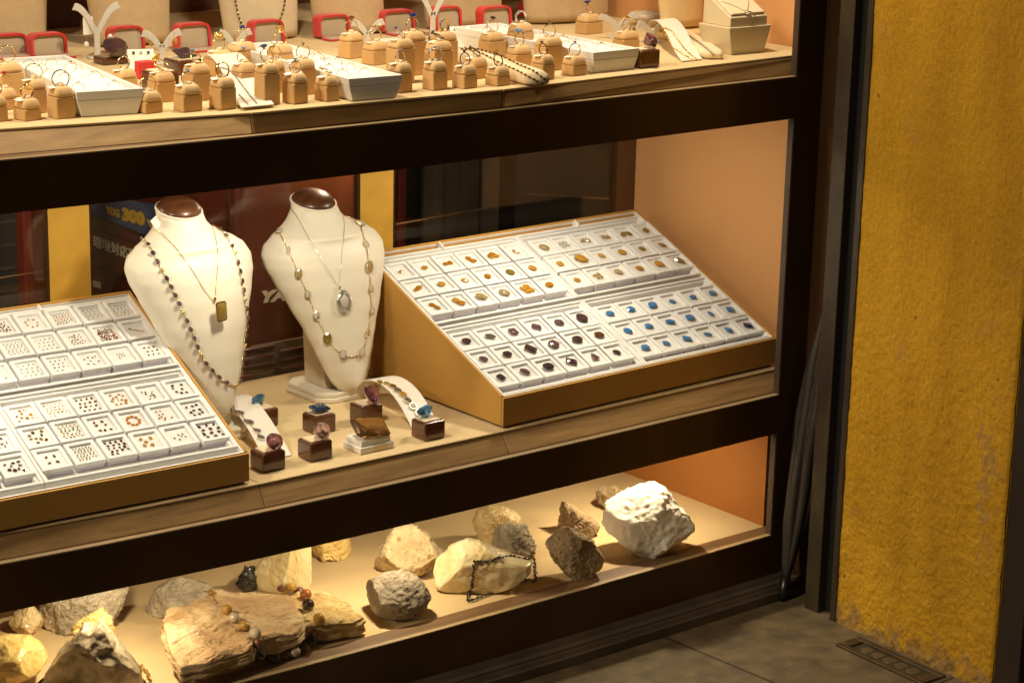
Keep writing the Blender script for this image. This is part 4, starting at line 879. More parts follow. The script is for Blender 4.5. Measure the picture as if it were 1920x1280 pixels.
GRY=rockmat('grey speckled rock',(.12,.095,.07),(.56,.48,.36),(.30,.24,.17),13,.8,1.0,spk=(70,.63,(.08,.07,.07)))
BRN=rockmat('brown crystal rock',(.15,.095,.05),(.54,.42,.26),(.32,.22,.12),16,.75,1.0,spk=(50,.62,(.55,.33,.12)))
SLB=rockmat('layered ochre rock',(.33,.18,.075),(.74,.58,.36),(.52,.35,.18),9,.85,1.0,stretch=(1,1,2.5),spk=(12,.60,(.42,.24,.14)))
SLO=rockmat('layered yellow ochre rock',(.45,.27,.09),(.76,.58,.30),(.62,.44,.18),14,.8,1.0,stretch=(1,1,3))
CAL=rockmat('honey calcite',(.62,.44,.18),(.88,.80,.62),(.78,.66,.42),7,.28,.35,sss=.25,coat=.4,spk=(11,.68,(.30,.24,.16)))
QZY=rockmat('yellowish quartz',(.50,.33,.12),(.74,.60,.36),(.66,.50,.26),12,.35,.5,sss=.15,coat=.3)
CRY=rockmat('grey crystal mass',(.24,.19,.13),(.66,.58,.43),(.44,.36,.26),15,.45,1.0,coat=.3)
YEL2=rockmat('yellow petrified wood',(.60,.42,.13),(.86,.76,.50),(.80,.66,.36),8,.4,.35,stretch=(2,2,.5),coat=.3,spk=(30,.66,(.35,.22,.08)))
CIT=rockmat('orange yellow citrine rock',(.62,.40,.10),(.86,.70,.36),(.76,.54,.20),14,.35,.35,coat=.4,sss=.1)
BLT=rockmat('black tourmaline',(.008,.007,.006),(.035,.03,.028),None,25,.25,.8,coat=.5)
DGC=rockmat('dark grey calcite',(.12,.09,.06),(.60,.53,.40),(.34,.27,.18),8,.38,.5,coat=.5,sss=.1,stretch=(1,1,.6))
rock([(1117,928),(1122,917),(1135,912),(1152,912),(1173,922),(1172,945),(1145,955),(1122,942)],(1150,945),.022,BRN,'small brown rock half hidden behind the white quartz',3)
rock([(1130,975),(1136,945),(1160,928),(1200,911),(1228,906),(1250,918),(1264,935),(1274,957),(1291,965),(1302,988),(1306,1010),(1300,1025),(1270,1040),(1240,1046),(1200,1041),(1172,1022),(1160,1005),(1135,992)],(1222,1008),.058,QZ,'large white quartz lump nearest the orange side wall',5,.95,planes=[((-.25,-.55,.8),.55),((.55,-.7,.1),.62),((-.1,-.95,-.1),.66)],fine=.6)
rock([(1044,1000),(1043,962),(1050,941),(1062,944),(1082,954),(1103,970),(1125,985),(1119,997),(1100,1006),(1070,1004)],(1083,990),.03,BRN,'pointed brown grainy rock behind the other brown rock, left of the quartz',8,1.1,planes=[((-.9,-.5,.1),.45)])
rock([(1021,1020),(1035,1002),(1055,988),(1066,990),(1085,1003),(1108,1010),(1125,1035),(1134,1046),(1128,1067),(1110,1080),(1085,1087),(1060,1075),(1035,1052)],(1078,1058),.035,BRN,'angular brown rock in front, left of the white quartz lump',12,.7,planes=[((.6,-.8,.1),.5),((-.3,-.8,.5),.55)])
rock([(886,975),(895,957),(915,950),(945,952),(970,965),(990,985),(994,1005),(960,1015),(915,1022),(895,1005)],(938,1003),.032,QZY,'yellowish quartz lump behind the honey calcite',15,.7)
rock([(920,1022),(928,992),(950,981),(985,985),(999,1005),(1003,1025),(1000,1047),(960,1048),(930,1042)],(962,1030),.024,GRY,'rough grey crystal lump leaning on the yellowish quartz',17,1.2)
rock([(812,1070),(815,1052),(832,1040),(845,1025),(875,1013),(900,1017),(925,1030),(965,1045),(1000,1053),(996,1070),(975,1090),(940,1103),(880,1113),(830,1111),(816,1095)],(900,1082),.045,CAL,'honey and white calcite block wrapped with dark chip beads',21,.75,planes=[((0,-.35,.93),.62),((.1,-.95,-.1),.62)],nplanes=4,fine=.3)
rock([(697,1075),(703,1050),(722,1013),(735,994),(760,985),(785,990),(806,1005),(820,1027),(836,1042),(828,1060),(800,1070),(770,1079),(710,1083)],(765,1060),.045,GRN,'beige granite rock with rusty specks, behind the grey rock',24,.7,planes=[((0,-.7,.7),.55)],nplanes=3)
rock([(660,1112),(685,1092),(720,1075),(755,1071),(785,1082),(800,1100),(809,1118),(800,1138),(775,1155),(745,1161),(710,1150),(680,1130)],(735,1125),.048,GRY,'grey speckled rock with a crack, at the front between slab and calcite',27,.7,sq=1.05,planes=[((-.2,-.45,.86),.55)],nplanes=3,fine=.7)
def slab(pts,zt,zb,m,label,seed,tilt=(0,0),name='mineral_rock'):
    W=[onz(x,y,ZL+zt) for x,y in pts]; C=sum(W,Vector())/len(W); loc=[(p.x-C.x,p.y-C.y) for p in W]
    def rad(t):
        dx,dy=math.cos(t),math.sin(t); r=0; n=len(loc)
        for i in range(n):
            ax,ay=loc[i]; bx,by=loc[(i+1)%n]; ex,ey=bx-ax,by-ay; den=dx*ey-dy*ex
            if abs(den)<1e-12: continue
            s_=(ax*ey-ay*ex)/den; u=(ax*dy-ay*dx)/den
            if s_>0 and -1e-6<=u<=1+1e-6: r=max(r,s_)
        return r
    T=[rad(2*PI*k/240) for k in range(240)]; off=Vector((seed*3.1,seed*1.7,seed))
    bm=bmesh.new(); NR=150; NA=340; hm=(zt-zb)/2
    rs=[]
    for j in range(NR+1):
        ph=-PI/2+PI*j/NR; cp,sp_=math.cos(ph),math.sin(ph); ne=7; rho=(max(1e-9,abs(cp))**ne+abs(sp_)**ne)**(-1/ne); row=[]
        for i in range(NA):
            t=2*PI*i/NA; q=(t/(2*PI)*240)%240; k=int(q); f=q-k; R0=T[k]*(1-f)+T[(k+1)%240]*f
            x=math.cos(t)*cp*rho*R0; y=math.sin(t)*cp*rho*R0; zz=sp_*rho
            u=Vector((x,y,zz*hm))+off*.01
            side=min(1,(cp*rho)**6)
            # layered edges, rough fibrous top
            lay=noise.noise(Vector((zz*hm*210,x*9,y*9)))*.0035*side+noise.noise(Vector((zz*hm*90,x*22,y*22)))*.005*side+noise.noise(u*45)*.004*side
            sc_=1+(lay-.10*R0*max(0,-zz)*0)/max(.02,R0)
            x*=sc_; y*=sc_
            z=ZL+zb+hm+zz*hm+tilt[0]*x+tilt[1]*y
            fib=noise.noise(Vector((x*30+y*8,(y-x*.25)*150,seed)))*.0026+noise.noise(Vector((x*70,(y-x*.25)*330,seed+3)))*.0016+noise.noise(u*28)*.005+noise.noise(u*12)*.006+abs(noise.noise(u*60))*-.003
            z+=fib*(1 if zz>0 else .8)
            if z<ZL+.0004: z=ZL+.0004
            row.append(Vector((C.x+x,C.y+y,z)))
        rs.append(row)
    rings(bm,rs); bmesh.ops.recalc_face_normals(bm,faces=bm.faces[:]); ROCKBV.append(BVHTree.FromBMesh(bm)); o_=Vector((C.x,C.y,ZL)); bmesh.ops.transform(bm,matrix=Matrix.Translation(-o_),verts=bm.verts[:])
    o=obj(name,bm,m,smooth=True); o.location=o_; return tag(o,label,'mineral rock')
slab([(556,1110),(580,1101),(625,1110),(655,1123),(664,1135),(683,1146),(668,1156),(640,1163),(600,1168),(560,1172),(535,1150)],.036,.004,SLO,'thin yellow ochre layered rock at the right end of the large slab',33,(-.05,.05))
slab([(303,1163),(312,1147),(365,1131),(385,1112),(410,1104),(450,1107),(500,1109),(545,1106),(552,1128),(575,1146),(562,1170),(520,1182),(478,1190),(472,1206),(420,1222),(380,1237),(338,1246),(322,1222),(310,1195)],.052,.020,SLB,'largest ochre layered slab at the front, draped with agate beads',31,(-.04,.06))
rock([(270,1145),(290,1105),(320,1088),(355,1086),(390,1098),(400,1115),(372,1132),(330,1150),(288,1156)],(335,1135),.035,CRY,'flat grey brown rock behind the left end of the large slab',36,.8,planes=[((0,-.5,.86),.5)])
rock([(476,1105),(477,1070),(490,1050),(530,1025),(555,1005),(583,1003),(584,1095),(578,1108),(530,1112)],(532,1098),.032,YEL2,'polished cream yellow petrified wood block standing behind the slab',39,.35,planes=[((.55,-.83,.0),.5),((-.4,-.9,.2),.5)],nplanes=2,fine=.2,sq=.65)
rock([(440,1100),(453,1078),(459,1062),(477,1062),(481,1100),(479,1108),(445,1106)],(462,1100),.012,BLT,'small shiny black rock left of the yellow petrified wood',41,1.2)
rock([(578,1030),(600,1012),(660,1000),(663,1043),(650,1047),(610,1046),(590,1050)],(625,1042),.025,CIT,'mossy yellow crystal block half hidden under the dark beam',43,1)
rock([(66,1145),(90,1120),(150,1095),(238,1070),(239,1110),(226,1145),(208,1163),(150,1180),(112,1186),(82,1170)],(155,1165),.05,CRY,'glittering grey crystal mass at back left, cut by the dark beam',46,1,planes=[((-.1,-.6,.8),.6)])
rock([(17,1165),(28,1146),(60,1136),(78,1158),(82,1184),(52,1190),(28,1182)],(50,1178),.022,QZY,'small ochre brown pebble left of the glittering grey crystals',48,.6)
rock([(-60,1210),(0,1196),(50,1199),(75,1215),(88,1240),(76,1255),(40,1270),(-60,1300)],(15,1262),.05,CIT,'waxy yellow orange rock at the far left edge of the low tier',51,.6,nplanes=3,fine=.3)
rock([(130,1200),(138,1172),(160,1158),(185,1143),(198,1138),(212,1175),(217,1200),(190,1222),(150,1220)],(175,1225),.02,CIT,'small yellow crystal cluster peeping up behind the dark grey calcite',55,1.3)
rock([(68,1310),(88,1258),(112,1220),(128,1205),(146,1180),(158,1166),(172,1176),(190,1166),(204,1182),(222,1205),(243,1232),(264,1256),(275,1310)],(170,1300),.04,DGC,'dark grey glassy calcite at the very front left',53,1.0,nplanes=5,fine=.35)
def hitrock(x,y,r=0):
    d=ray(x,y).normalized(); best=None
    for bv in ROCKBV:
        h=bv.ray_cast(CAM,d)
        if h[0] is not None and (best is None or h[3]<best[3]): best=h
    F=onz(x,y,ZL)
    if best is None or (F-CAM).length<best[3]: return F+UP*r,UP.copy()
    n=best[1] if best[1].dot(d)<0 else -best[1]; return best[0]+n*r*.8,n
AG=[mat('agate '+n,c,.12,coat=.8,trans=t,ior=1.5,var=.25,vs=60) for n,c,t in (('milky',(.62,.52,.38),.25),('honey',(.55,.30,.06),.35),('brown',(.16,.06,.025),.2),('carnelian',(.55,.16,.03),.35),('dark',(.06,.035,.02),.2))]
def beads(px,label,cols,name='bead_string'):
    P0,_=hitrock(px[0][0],px[0][1]); e=empty(name,P0,0,label,'bead string'); inv=Matrix.Translation(-P0); pts=[]; prev=None
    for i,(x,y,r) in enumerate(px):
        P,n=hitrock(x,y,r); pts.append(P)
    for i,((x,y,r),P) in enumerate(zip(px,pts)):
        t=(pts[min(i+1,len(pts)-1)]-pts[max(0,i-1)]).normalized(); q=t.to_track_quat('X','Z').to_matrix()
        bm=ell(bmesh.new(),P,(r*1.18,r,r*.95),q,14,10); child_fix(obj('bead',bm,AG[cols[i%len(cols)]],e,smooth=True),inv)
    child_fix(obj('thread',tube(bmesh.new(),pts,.0006,5),mat('brown thread',(.12,.07,.03),.8),e),inv); return e
a=.0082
beads([(386,1103,.006),(396,1115,.005),(402,1124,.0022),(406,1130,.0022),(410,1136,.0022),(415,1141,.0022),(425,1150,a),(438,1164,a),(455,1178,a),(472,1193,a*1.1),(478,1210,a*.9),(484,1226,a),(498,1238,a),(514,1243,a*1.05),(534,1236,a),(553,1232,a),(570,1222,a),(583,1212,a),(590,1192,a),(597,1168,a*1.15),(583,1141,a*1.2),(569,1122,a*1.15),(555,1104,a),(540,1096,a),(525,1098,a*.8)],'string of brown, honey and milky agate beads draped over the large slab',[0,1,1,1,0,0,1,0,1,0,2,4,2,4,2,0,2,4,2,1,4,3,2,1,2])
# small stone chips: dark string on the calcite
def chips(px,step,r,m,label):
    sp=spline(px,step=step); P0,_=hitrock(sp[0].x,sp[0].y); e=empty('chip_string',P0,0,label,'bead string'); rg=random.Random(7); bm=bmesh.new(); pts=[]
    for p in sp:
        P,n=hitrock(p.x,p.y,r); pts.append(P)
        for k in range(2):
            q=Euler((rg.uniform(0,3),rg.uniform(0,3),rg.uniform(0,3))).to_matrix().to_4x4(); bmesh.ops.create_icosphere(bm,subdivisions=1,radius=r*rg.uniform(.7,1.2),matrix=Matrix.Translation(P+Vector((rg.uniform(-r,r)*.6,rg.uniform(-r,r)*.6,rg.uniform(0,r)*.6)))@q@Matrix.Diagonal((1,.7,.5,1)))
    inv=Matrix.Translation(-P0); child_fix(obj('stone_chips',bm,m,e),inv); child_fix(obj('thread',tube(bmesh.new(),pts,.0005,5),mat('brown thread',(.12,.07,.03),.8),e),inv)
chips([(889,1053),(905,1054),(920,1051),(938,1046),(958,1042),(985,1047),(1000,1051),(1003,1070),(1003,1092),(985,1090),(960,1104),(930,1112),(895,1124),(878,1129),(881,1108),(885,1080),(889,1053)],3.6,.0028,mat('dark green stone chips',(.035,.035,.03),.3,coat=.4),'string of tiny dark stone chips looped round the honey calcite block')
chips([(262,1250),(272,1262),(280,1275),(285,1295)],4.5,.0035,AG[1],'string of small honey chips hanging beside the dark grey calcite')
# ---------------- closed umbrella in the recess ----------------
T=onz(1454,1119,ZG); T=Vector((T.x-.004,min(T.y,-.030),ZG)); Cn=ony(1531,760,-.036); Tp=ony(1566,560,-.038)
ax=(ony(1524,800,-.036)-T); Lm=ax.length; ax.normalize(); e=empty('umbrella',T,0,'closed dark grey umbrella leaning in the corner behind the bronze guide post','umbrella'); inv=Matrix.Translation(-T)
s1=ax.cross(Vector((0,1,0))).normalized(); s2=ax.cross(s1)
FAB=mat('umbrella cloth',(.019,.013,.008),.6,sheen=.0,bump=.1,bs=400)
rs=[]; n=80
prof=[(.045,.0075),(.08,.012),(.14,.018),(.22,.0235),(.32,.028),(.42,.026),(.50,.019),(.56,.013),(.60,.011)]
for i in range(61):
    s=.042+(.60-.042)*i/60; r=interp(prof,s) if s>.045 else .0072; rs.append([T+ax*s+(s1*math.cos(2*PI*k/n)+s2*math.sin(2*PI*k/n))*r*(1+.30*(abs(math.sin(3.5*(2*PI*k/n)+s*6))**.6-.5)*min(1,(s-.04)/.1)+.05*math.sin(3*(2*PI*k/n)-s*22)) for k in range(n)])
bm=bmesh.new(); rings(bm,rs); bmesh.ops.recalc_face_normals(bm,faces=bm.faces[:]); child_fix(obj('folded_canopy',bm,FAB,e,smooth=True),inv)
bm=tube(bmesh.new(),[T+ax*.001,T+ax*.012,T+ax*.045],[.0065,.0075,.009],16); child_fix(obj('ferrule',bm,mat('black plastic',(.008,.007,.006),.35),e,smooth=True,),inv)
bm=tube(bmesh.new(),[T+ax*.58,T+ax*.72],[.005,.005],10); child_fix(obj('shaft',bm,mat('black plastic',(.008,.007,.006),.35),e,smooth=True),inv)
# ---------------- top tier ----------------
STM=mat('tan suede ring stand',(.62,.37,.14),.85,bump=.3,bs=900,var=.08,vs=20,sheen=.2); STT=mat('tan suede pillow',(.68,.44,.20),.85,bump=.3,bs=900,sheen=.2)
TAB=mat('beige leather tab',(.74,.54,.32),.6); PAPER=mat('cream paper tag',(.90,.87,.78),.6)
RINGC={'gold':GOLDM,'silver':SILV,'dark':DARKM,'pale':PALEG}
gmat('sapphire',(.02,.06,.35),.4); gmat('aqua',(.25,.50,.85),.6); gmat('ruby',(.50,.02,.04),.5); gmat('diamond',(.9,.88,.84),.6,.01)
CNAME.update(sapphire='dark blue',aqua='light blue',ruby='red',diamond='clear')
def mk_me(bm,name,m,smooth=False):
    me=bpy.data.meshes.new(name); bm.to_mesh(me); bm.free(); me.materials.append(m)
    for p in me.polygons: p.use_smooth=smooth
    return me
def rbx(lo,hi,bev,seg=3):
    bm=B((lo,hi)); bmesh.ops.bevel(bm,geom=[e for e in bm.edges],offset=bev,segments=seg,affect='EDGES'); return bm
_st={}
def stand_meshes(w,d,h):
    k=(round(w,3),round(d,3),round(h,3))
    if k not in _st:
        b=mk_me(rbx((0,0,.0003),(w,d,h),.0012,1),'stand_body',STM,False)
        bm=bmesh.new(); rs=[]; n=18
        for j in range(7):          # domed pillow lid
            q=j/6; f=1-.5*(1-math.cos(q*PI/2))*.9; zz=h+.0006+.0125*math.sin(q*PI/2)
            r=[]
            for i in range(32):
                a=2*PI*i/32; c,s=math.cos(a),math.sin(a); u=(abs(c)**7+abs(s)**7)**(-1/7)
                r.append(Vector((w/2+c*u*w/2*f*.995,d/2+s*u*d/2*(f if f>.8 else f),zz)))
            rs.append(r)
        rings(bm,rs); p=mk_me(bm,'pillow',STT,True)
        _st[k]=(b,p)
    return _st[k]
TABM=None
def ringstand(ex,by,fw,seam,desc,ring=None,d=.027,ztop=ZT,pos=''):
    P=onz(ex,by,ztop); Q=onz(ex+fw,by-.115*fw,ztop); w=(Q-P).length; h=max(.012,heightpx(P,seam))
    yaw=math.atan2(Q.y-P.y,Q.x-P.x); yaw=max(-.12,min(.12,yaw))+.07*math.sin(ex*1.7+by)
    e=empty('ring_stand',(P.x,P.y,ztop),yaw,desc,'ring stand','tan suede ring stands on the top shelf')
    b,p=stand_meshes(w,d,h); link('stand_body',b,e); link('pillow',p,e)
    top=h+.0128; c=Vector((w/2,d/2,top))
    bm=B(((-.0035,-.0045,-.002),(.0035,.0045,.0045))); bmesh.ops.bevel(bm,geom=bm.edges[:],offset=.0012,segments=2,affect='EDGES')
    bmesh.ops.transform(bm,matrix=Matrix.Translation(c),verts=bm.verts[:]); obj('tab',bm,TAB,e,smooth=True)
    Mw=Matrix.Translation((P.x,P.y,ztop))@Matrix.Rotation(yaw,4,'Z')
    rg=random.Random(int(ex*7+by))
    T=Mw@Matrix.Translation(c+Vector((-.0085,.0005,-.0008)))@Euler((rg.uniform(-.1,.1),R(-6),rg.uniform(-.3,.3))).to_matrix().to_4x4()
    bm=B(((-.0085,-.0062,.0004),(.005,.0052,.0009))); box(bm,(.010,-.004,-.0003),(.018,.004,.0002)); o=obj('price_tag',bm,PAPER); o.matrix_world=T; tag(o,' '.join(('cream paper tag on '+desc).split()[:16]),'price tag','cream paper price tags on the ring stands')
    if ring: make_ring(Mw@c,*ring,desc=desc)
    return Mw@c
def make_ring(C,metal,stone=None,size=.0195,style='solitaire',face=0,lean=0,sl=.007,kind='round',desc=''):
    rr=size/2; M=Matrix.Translation(C+Vector((0,0,rr*.86)))@Matrix.Rotation(face-.35,4,'Z')@Matrix.Rotation(lean,4,'X')
    what={'solitaire':'ring','band':'band ring','pave':'wide ring set with tiny stones','flower':'flower shaped ring','ball':'domed cluster ring'}[style]
    lab=f"{dict(gold='gold',silver='silver',dark='dark metal',pale='pale gold')[metal]} {what}"+(f" with {CNAME.get(stone,stone)} stone" if stone else '')+' on '+desc
    e=emptyM('ring',M,' '.join(lab.split()[:16]),'ring','rings on the tan ring stands')
    bm=bmesh.new(); n=40; w={'band':.0016,'pave':.0026}.get(style,.0009); t=.0009
    rs=[]
    for k in range(n):
        a=2*PI*k/n; c,s=math.cos(a),math.sin(a); ww=w*(1+.5*max(0,s)**3)
        rs.append([Vector(((rr+dr)*c,dy,(rr+dr)*s)) for dr,dy in ((-t/2,-ww),(t/2,-ww*.6),(t/2+.0002,0),(t/2,ww*.6),(-t/2,ww),(-t/2-.0001,0))])
    rs.append(rs[0]); L=[[bm.verts.new(p) for p in r] for r in rs[:-1]]; L.append(L[0])
    for a,b in zip(L,L[1:]):
        for i in range(6): bm.faces.new((a[i],a[(i+1)%6],b[(i+1)%6],b[i]))
    bmesh.ops.recalc_face_normals(bm,faces=bm.faces[:]); obj('band',bm,RINGC[metal],e,smooth=True)
    top=Vector((0,0,rr+.0004))
    def gstone(p,kd,Ls,c,rot=0,tilt=0):
        bm=gem_bm(bmesh.new(),kd,Ls,Matrix.Translation(p)@Matrix.Rotation(tilt,4,'X')@Matrix.Rotation(rot,4,'Z'),h=.5,n=12); obj('stone',bm,GC[c],e)
    if style=='solitaire' and stone:
        gstone(top+Vector((0,0,.0006)),kind,sl,stone,0,R(18))
        bm=bmesh.new()
        for k in range(4):
            a=PI/4+PI/2*k; tube(bm,[top,top+Vector((math.cos(a)*sl*.45,math.sin(a)*sl*.38,sl*.38))],.0004,4)
        obj('prongs',bm,RINGC[metal],e)
    if style=='pave':
        bm=bmesh.new()
        for k in range(26):
            a=PI*(.05+.9*k/25)
            for dy in (-.0015,0,.0015): bmesh.ops.create_icosphere(bm,subdivisions=1,radius=.0007,matrix=Matrix.Translation(((rr+.0008)*math.cos(a),dy,(rr+.0008)*math.sin(a))))
        obj('small_stones',bm,GC['diamond'],e)
    if style=='ball':
        bm=bmesh.new()
        for k in range(46):
            z=1-2*(k+.5)/46; a=k*2.4; q=math.sqrt(1-z*z); bmesh.ops.create_icosphere(bm,subdivisions=1,radius=.0013,matrix=Matrix.Translation(top+Vector((q*math.cos(a)*.0062,q*math.sin(a)*.0062,z*.005+.0035))))
        obj('cluster',bm,RINGC[metal],e,smooth=True)
    if style=='flower':
        bm=bmesh.new()
        for k in range(8):
            a=2*PI*k/8; ell(bm,top+Vector((math.cos(a)*.005,math.sin(a)*.005,.0025)),(.0034,.0018,.0012),Matrix.Rotation(a,3,'Z'),8,6)
        ell(bm,top+Vector((0,0,.0032)),.0022,seg=8,rg=6); obj('petals',bm,RINGC[metal],e,smooth=True)
S=[ # edge x, bottom y, front width, seam y, description, ring
(-14,231,30,201,'short stand at the extreme left edge',('gold',)),
(5,186,41,139,'tall stand behind, at the left edge',('gold','champagne',.025,'band',.3)),
(47,229,33,207,'low stand second along the front edge',('gold','champagne',.020,'band',.5)),
(107,225,34,184,'stand just left of the left ring tray',('dark',None,.023,'band',.1)),
(8,208,28,187,'low stand behind the leftmost front stands',('gold','ruby',.019,'solitaire',.2)),
(62,215,28,170,'tall stand behind, left of the left ring tray',('gold',None,.022,'band',-.2)),
(273,215,34,193,'low stand at the right corner of the left ring tray',('gold','ruby',.021,'solitaire',.1,0,.004)),
(295,194,35,156,'tall stand second right of the left ring tray',('gold','honey',.022,'flower',.6,-.9)),
(344,212,35,180,'short front stand third right of the left ring tray',('silver','aqua',.018,'solitaire',.2,0,.006)),
(362,192,36,141,'tall stand with blue cluster behind the short front stand',('gold','aqua',.018,'solitaire',.5,-.8,.009)),
(414,208,31,167,'front stand left of the narrow white bracelet ramp',('gold','brown',.022,'band',.4)),
(403,150,35,114,'rear stand above the white bracelet ramp',('gold','clear',.019,'ball',.1)),
(447,140,38,99,'tall rear stand beside the third red box',('gold','sapphire',.020,'solitaire',.4,0,.008)),
(452,180,30,138,'low stand between bracelet ramp and tallest front stand',('gold','aqua',.019,'solitaire',.2,0,.007)),
(496,199,29,140,'tallest front stand in the left half',('gold','sapphire',.022,'solitaire',.5,-.5,.011)),
(515,176,22,133,'narrow stand hidden behind the tallest front stand',('gold','clear',.022,'solitaire',.3,0,.010)),
(520,150,31,103,'tall rear stand left of the middle ring tray',('gold',None,.020,'ball',.1)),
(551,197,28,158,'front stand right of the tallest stand',('silver','aqua',.018,'solitaire',.3,0,.006)),
(562,180,30,131,'tall stand against the middle ring tray',('gold','brown',.021,'solitaire',.2,0,.005)),
(612,192,26,163,'low front stand left of the middle ring tray corner',('pale','clear',.016,'solitaire',1.2,-1.2,.005)),
(656,112,29,80,'small rear stand behind the middle ring tray',('gold','brown',.021,'solitaire',.1,0,.011,'oval')),
(700,124,32,97,'rear stand at the back right corner of the middle tray',('gold','clear',.021,'flower',.4)),
(746,160,34,93,'tall stand right of the middle ring tray',('silver','sapphire',.017,'solitaire',1.0,-.8,.006)),
(765,144,34,79,'tall stand with a big blue cluster ring',('gold','sapphire',.021,'solitaire',.2,0,.014,'marquise')),
(748,176,27,138,'low stand touching the right side of the middle tray',('silver','lilac',.017,'solitaire',.3,0,.008)),
(812,171,27,135,'front stand carrying a wide sparkling band',('silver',None,.022,'pave',.1)),
(814,154,34,97,'tall stand behind the sparkling band stand',('dark','brown',.016,'solitaire',1.1,-1.1,.008)),
(825,137,34,79,'tall rear stand left of the bead covered bar',('gold','grey',.020,'pave',.5)),
(870,168,27,142,'low front stand left of the bead covered bar',('dark','sapphire',.019,'solitaire',.4,-.2,.006)),
(888,150,30,127,'low stand between two front stands by the bar',('dark','grey',.018,'solitaire',.9,-.9,.005)),
(932,163,27,144,'lowest front stand beside the bar end',('dark','amber',.019,'solitaire',.5,-.3,.010)),
(916,112,31,79,'tall stand before the fourth red box with a black stone',('gold','black',.020,'solitaire',.1,0,.010)),
(967,126,30,104,'stand with a large clear blue ring right of the bar',('gold','aqua',.019,'solitaire',.4,-.3,.014,'cushion')),
(972,108,31,62,'tallest rear stand touching the right ring tray',('silver','clear',.020,'pave',.3)),
(1017,152,25,122,'front stand right of the bar with a small dark stone',('dark','grey',.018,'solitaire',.5,-.3,.006)),
(1022,135,34,89,'tall stand left of the right ring tray with beaded gold ring',('gold','brown',.021,'solitaire',.1,0,.008)),
(1074,144,27,124,'low stand at the front corner of the right ring tray',('gold','ruby',.020,'solitaire',.2,0,.005)),
(1098,66,32,44,'rear stand behind the right ring tray with blue round stone',('gold','sapphire',.018,'solitaire',.6,-.5,.013)),
(1168,92,30,76,'rear stand right of the right ring tray with gold flowers',('gold',None,.021,'flower',.4)),
(228,166,32,150,'low stand behind the left ring tray',('pale','clear',.019,'band',.3)),
]
for a in S: ringstand(a[0],a[1],a[2],a[3],a[4],a[5])
# ---- white ring trays with foam rolls ----
TW=mat('white grained tray',(.76,.74,.71),.5,bump=.25,bs=700,var=.03,vs=30); FOAM=mat('white foam roll',(.84,.81,.76),.9,bump=.1,bs=400)
def ringtray(fl,fr,bl,topz_y,label,rl,bands,nr=7):
    A=onz(*fl,ZT); Bq=onz(*fr,ZT); h=heightpx(A,topz_y); At=A+UP*h
    w=(Bq-A); C=onz(*bl,ZT+h)-At   # depth vector along the top
    yaw=math.atan2(w.y,w.x); W=w.length; ex=w.normalized(); ey=Vector((-ex.y,ex.x,0)); D=C.dot(ey); sk=C.dot(ex)
    e=empty('ring_tray',(A.x,A.y,ZT),yaw,label,'ring tray','white ring trays on the top shelf'); g=.006
    Bm=[(g,g*.6),(W-g,g*.6),(W-g,D-g),(g,D-g)]; Tm=[(-.002,0),(W+.002,0),(W+.002+sk*.0,D),(-.002,D)]
    bm=bmesh.new(); hexa(bm,[Vector((x,y,.0004)) for x,y in Bm],[Vector((x,y,h-.012)) for x,y in [(a[0]+(b[0]-a[0])*.85,a[1]+(b[1]-a[1])*.85) for a,b in zip(Bm,Tm)]]); obj('tray_body',bm,TW,e,bevel=.0012)
    # rim
    bm=bmesh.new(); o=[Vector((x,y,0)) for x,y in Tm]; cx=Vector((W/2,D/2,0)); t=.006
    i=[Vector((max(t-.002,min(W-t+.002,p.x)),max(t,min(D-t,p.y)),0)) for p in o]; lo=[Vector((a[0]+(b[0]-a[0])*.85,a[1]+(b[1]-a[1])*.85,0)) for a,b in zip(Bm,Tm)]
    Ls=[[bm.verts.new((p.x,p.y,z)) for p in l] for l,z in ((lo,h-.0117),(o,h),(i,h),(i,h-.0117))]; Ls.append(Ls[0])
    for a,b in zip(Ls,Ls[1:]):
        for k in range(4): bm.faces.new((a[k],a[(k+1)%4],b[(k+1)%4],b[k]))
    bmesh.ops.recalc_face_normals(bm,faces=bm.faces[:]); obj('rim',bm,TW,e,bevel=.0008)
    rw=(D-2*t)/nr
    for k in range(nr):
        y=t+rw*(k+.5); bm=bmesh.new(); rs=[]
        for x in (t-.0015,W-t+.0015): rs.append([Vector((x,y+math.cos(a)*rw*.49,h-.0115+max(0,math.sin(a))**.8*.0075)) for a in [PI*j/12 for j in range(13)]]+[])
        rings(bm,rs); bmesh.ops.recalc_face_normals(bm,faces=bm.faces[:]); obj('foam_roll',bm,FOAM,e,smooth=False,bevel=0)
    Mw=Matrix.Translation((A.x,A.y,ZT))@Matrix.Rotation(yaw,4,'Z')
    for i,(row,u,metal,st) in enumerate(bands):
        C0=Mw@Vector((t+(W-2*t)*u,t+rw*row,h-.0062)); rr=.0085
        ee=emptyM('ring',Matrix.Translation(C0+UP*rr*.15)@Matrix.Rotation(-.45+.3*(i%3),4,'Z'),f"fine {dict(gold='gold',silver='silver',pale='pale gold')[metal]} ring"+(f" with {CNAME.get(st,st)} stone" if st else '')+f", {ORD[min(5,row-1)]} groove of the {rl} ring tray",'ring','fine rings slotted in the white trays')
        bm=bmesh.new(); pts=[Vector((rr*math.cos(a),0,rr*math.sin(a))) for a in [2*PI*j/30 for j in range(31)]]; tube(bm,pts,.00055,5,False); obj('band',bm,RINGC[metal],ee,smooth=True)
        if st: obj('stone',gem_bm(bmesh.new(),'round',.0038,Matrix.Translation((0,0,rr)),h=.5,n=8),GC[st],ee)
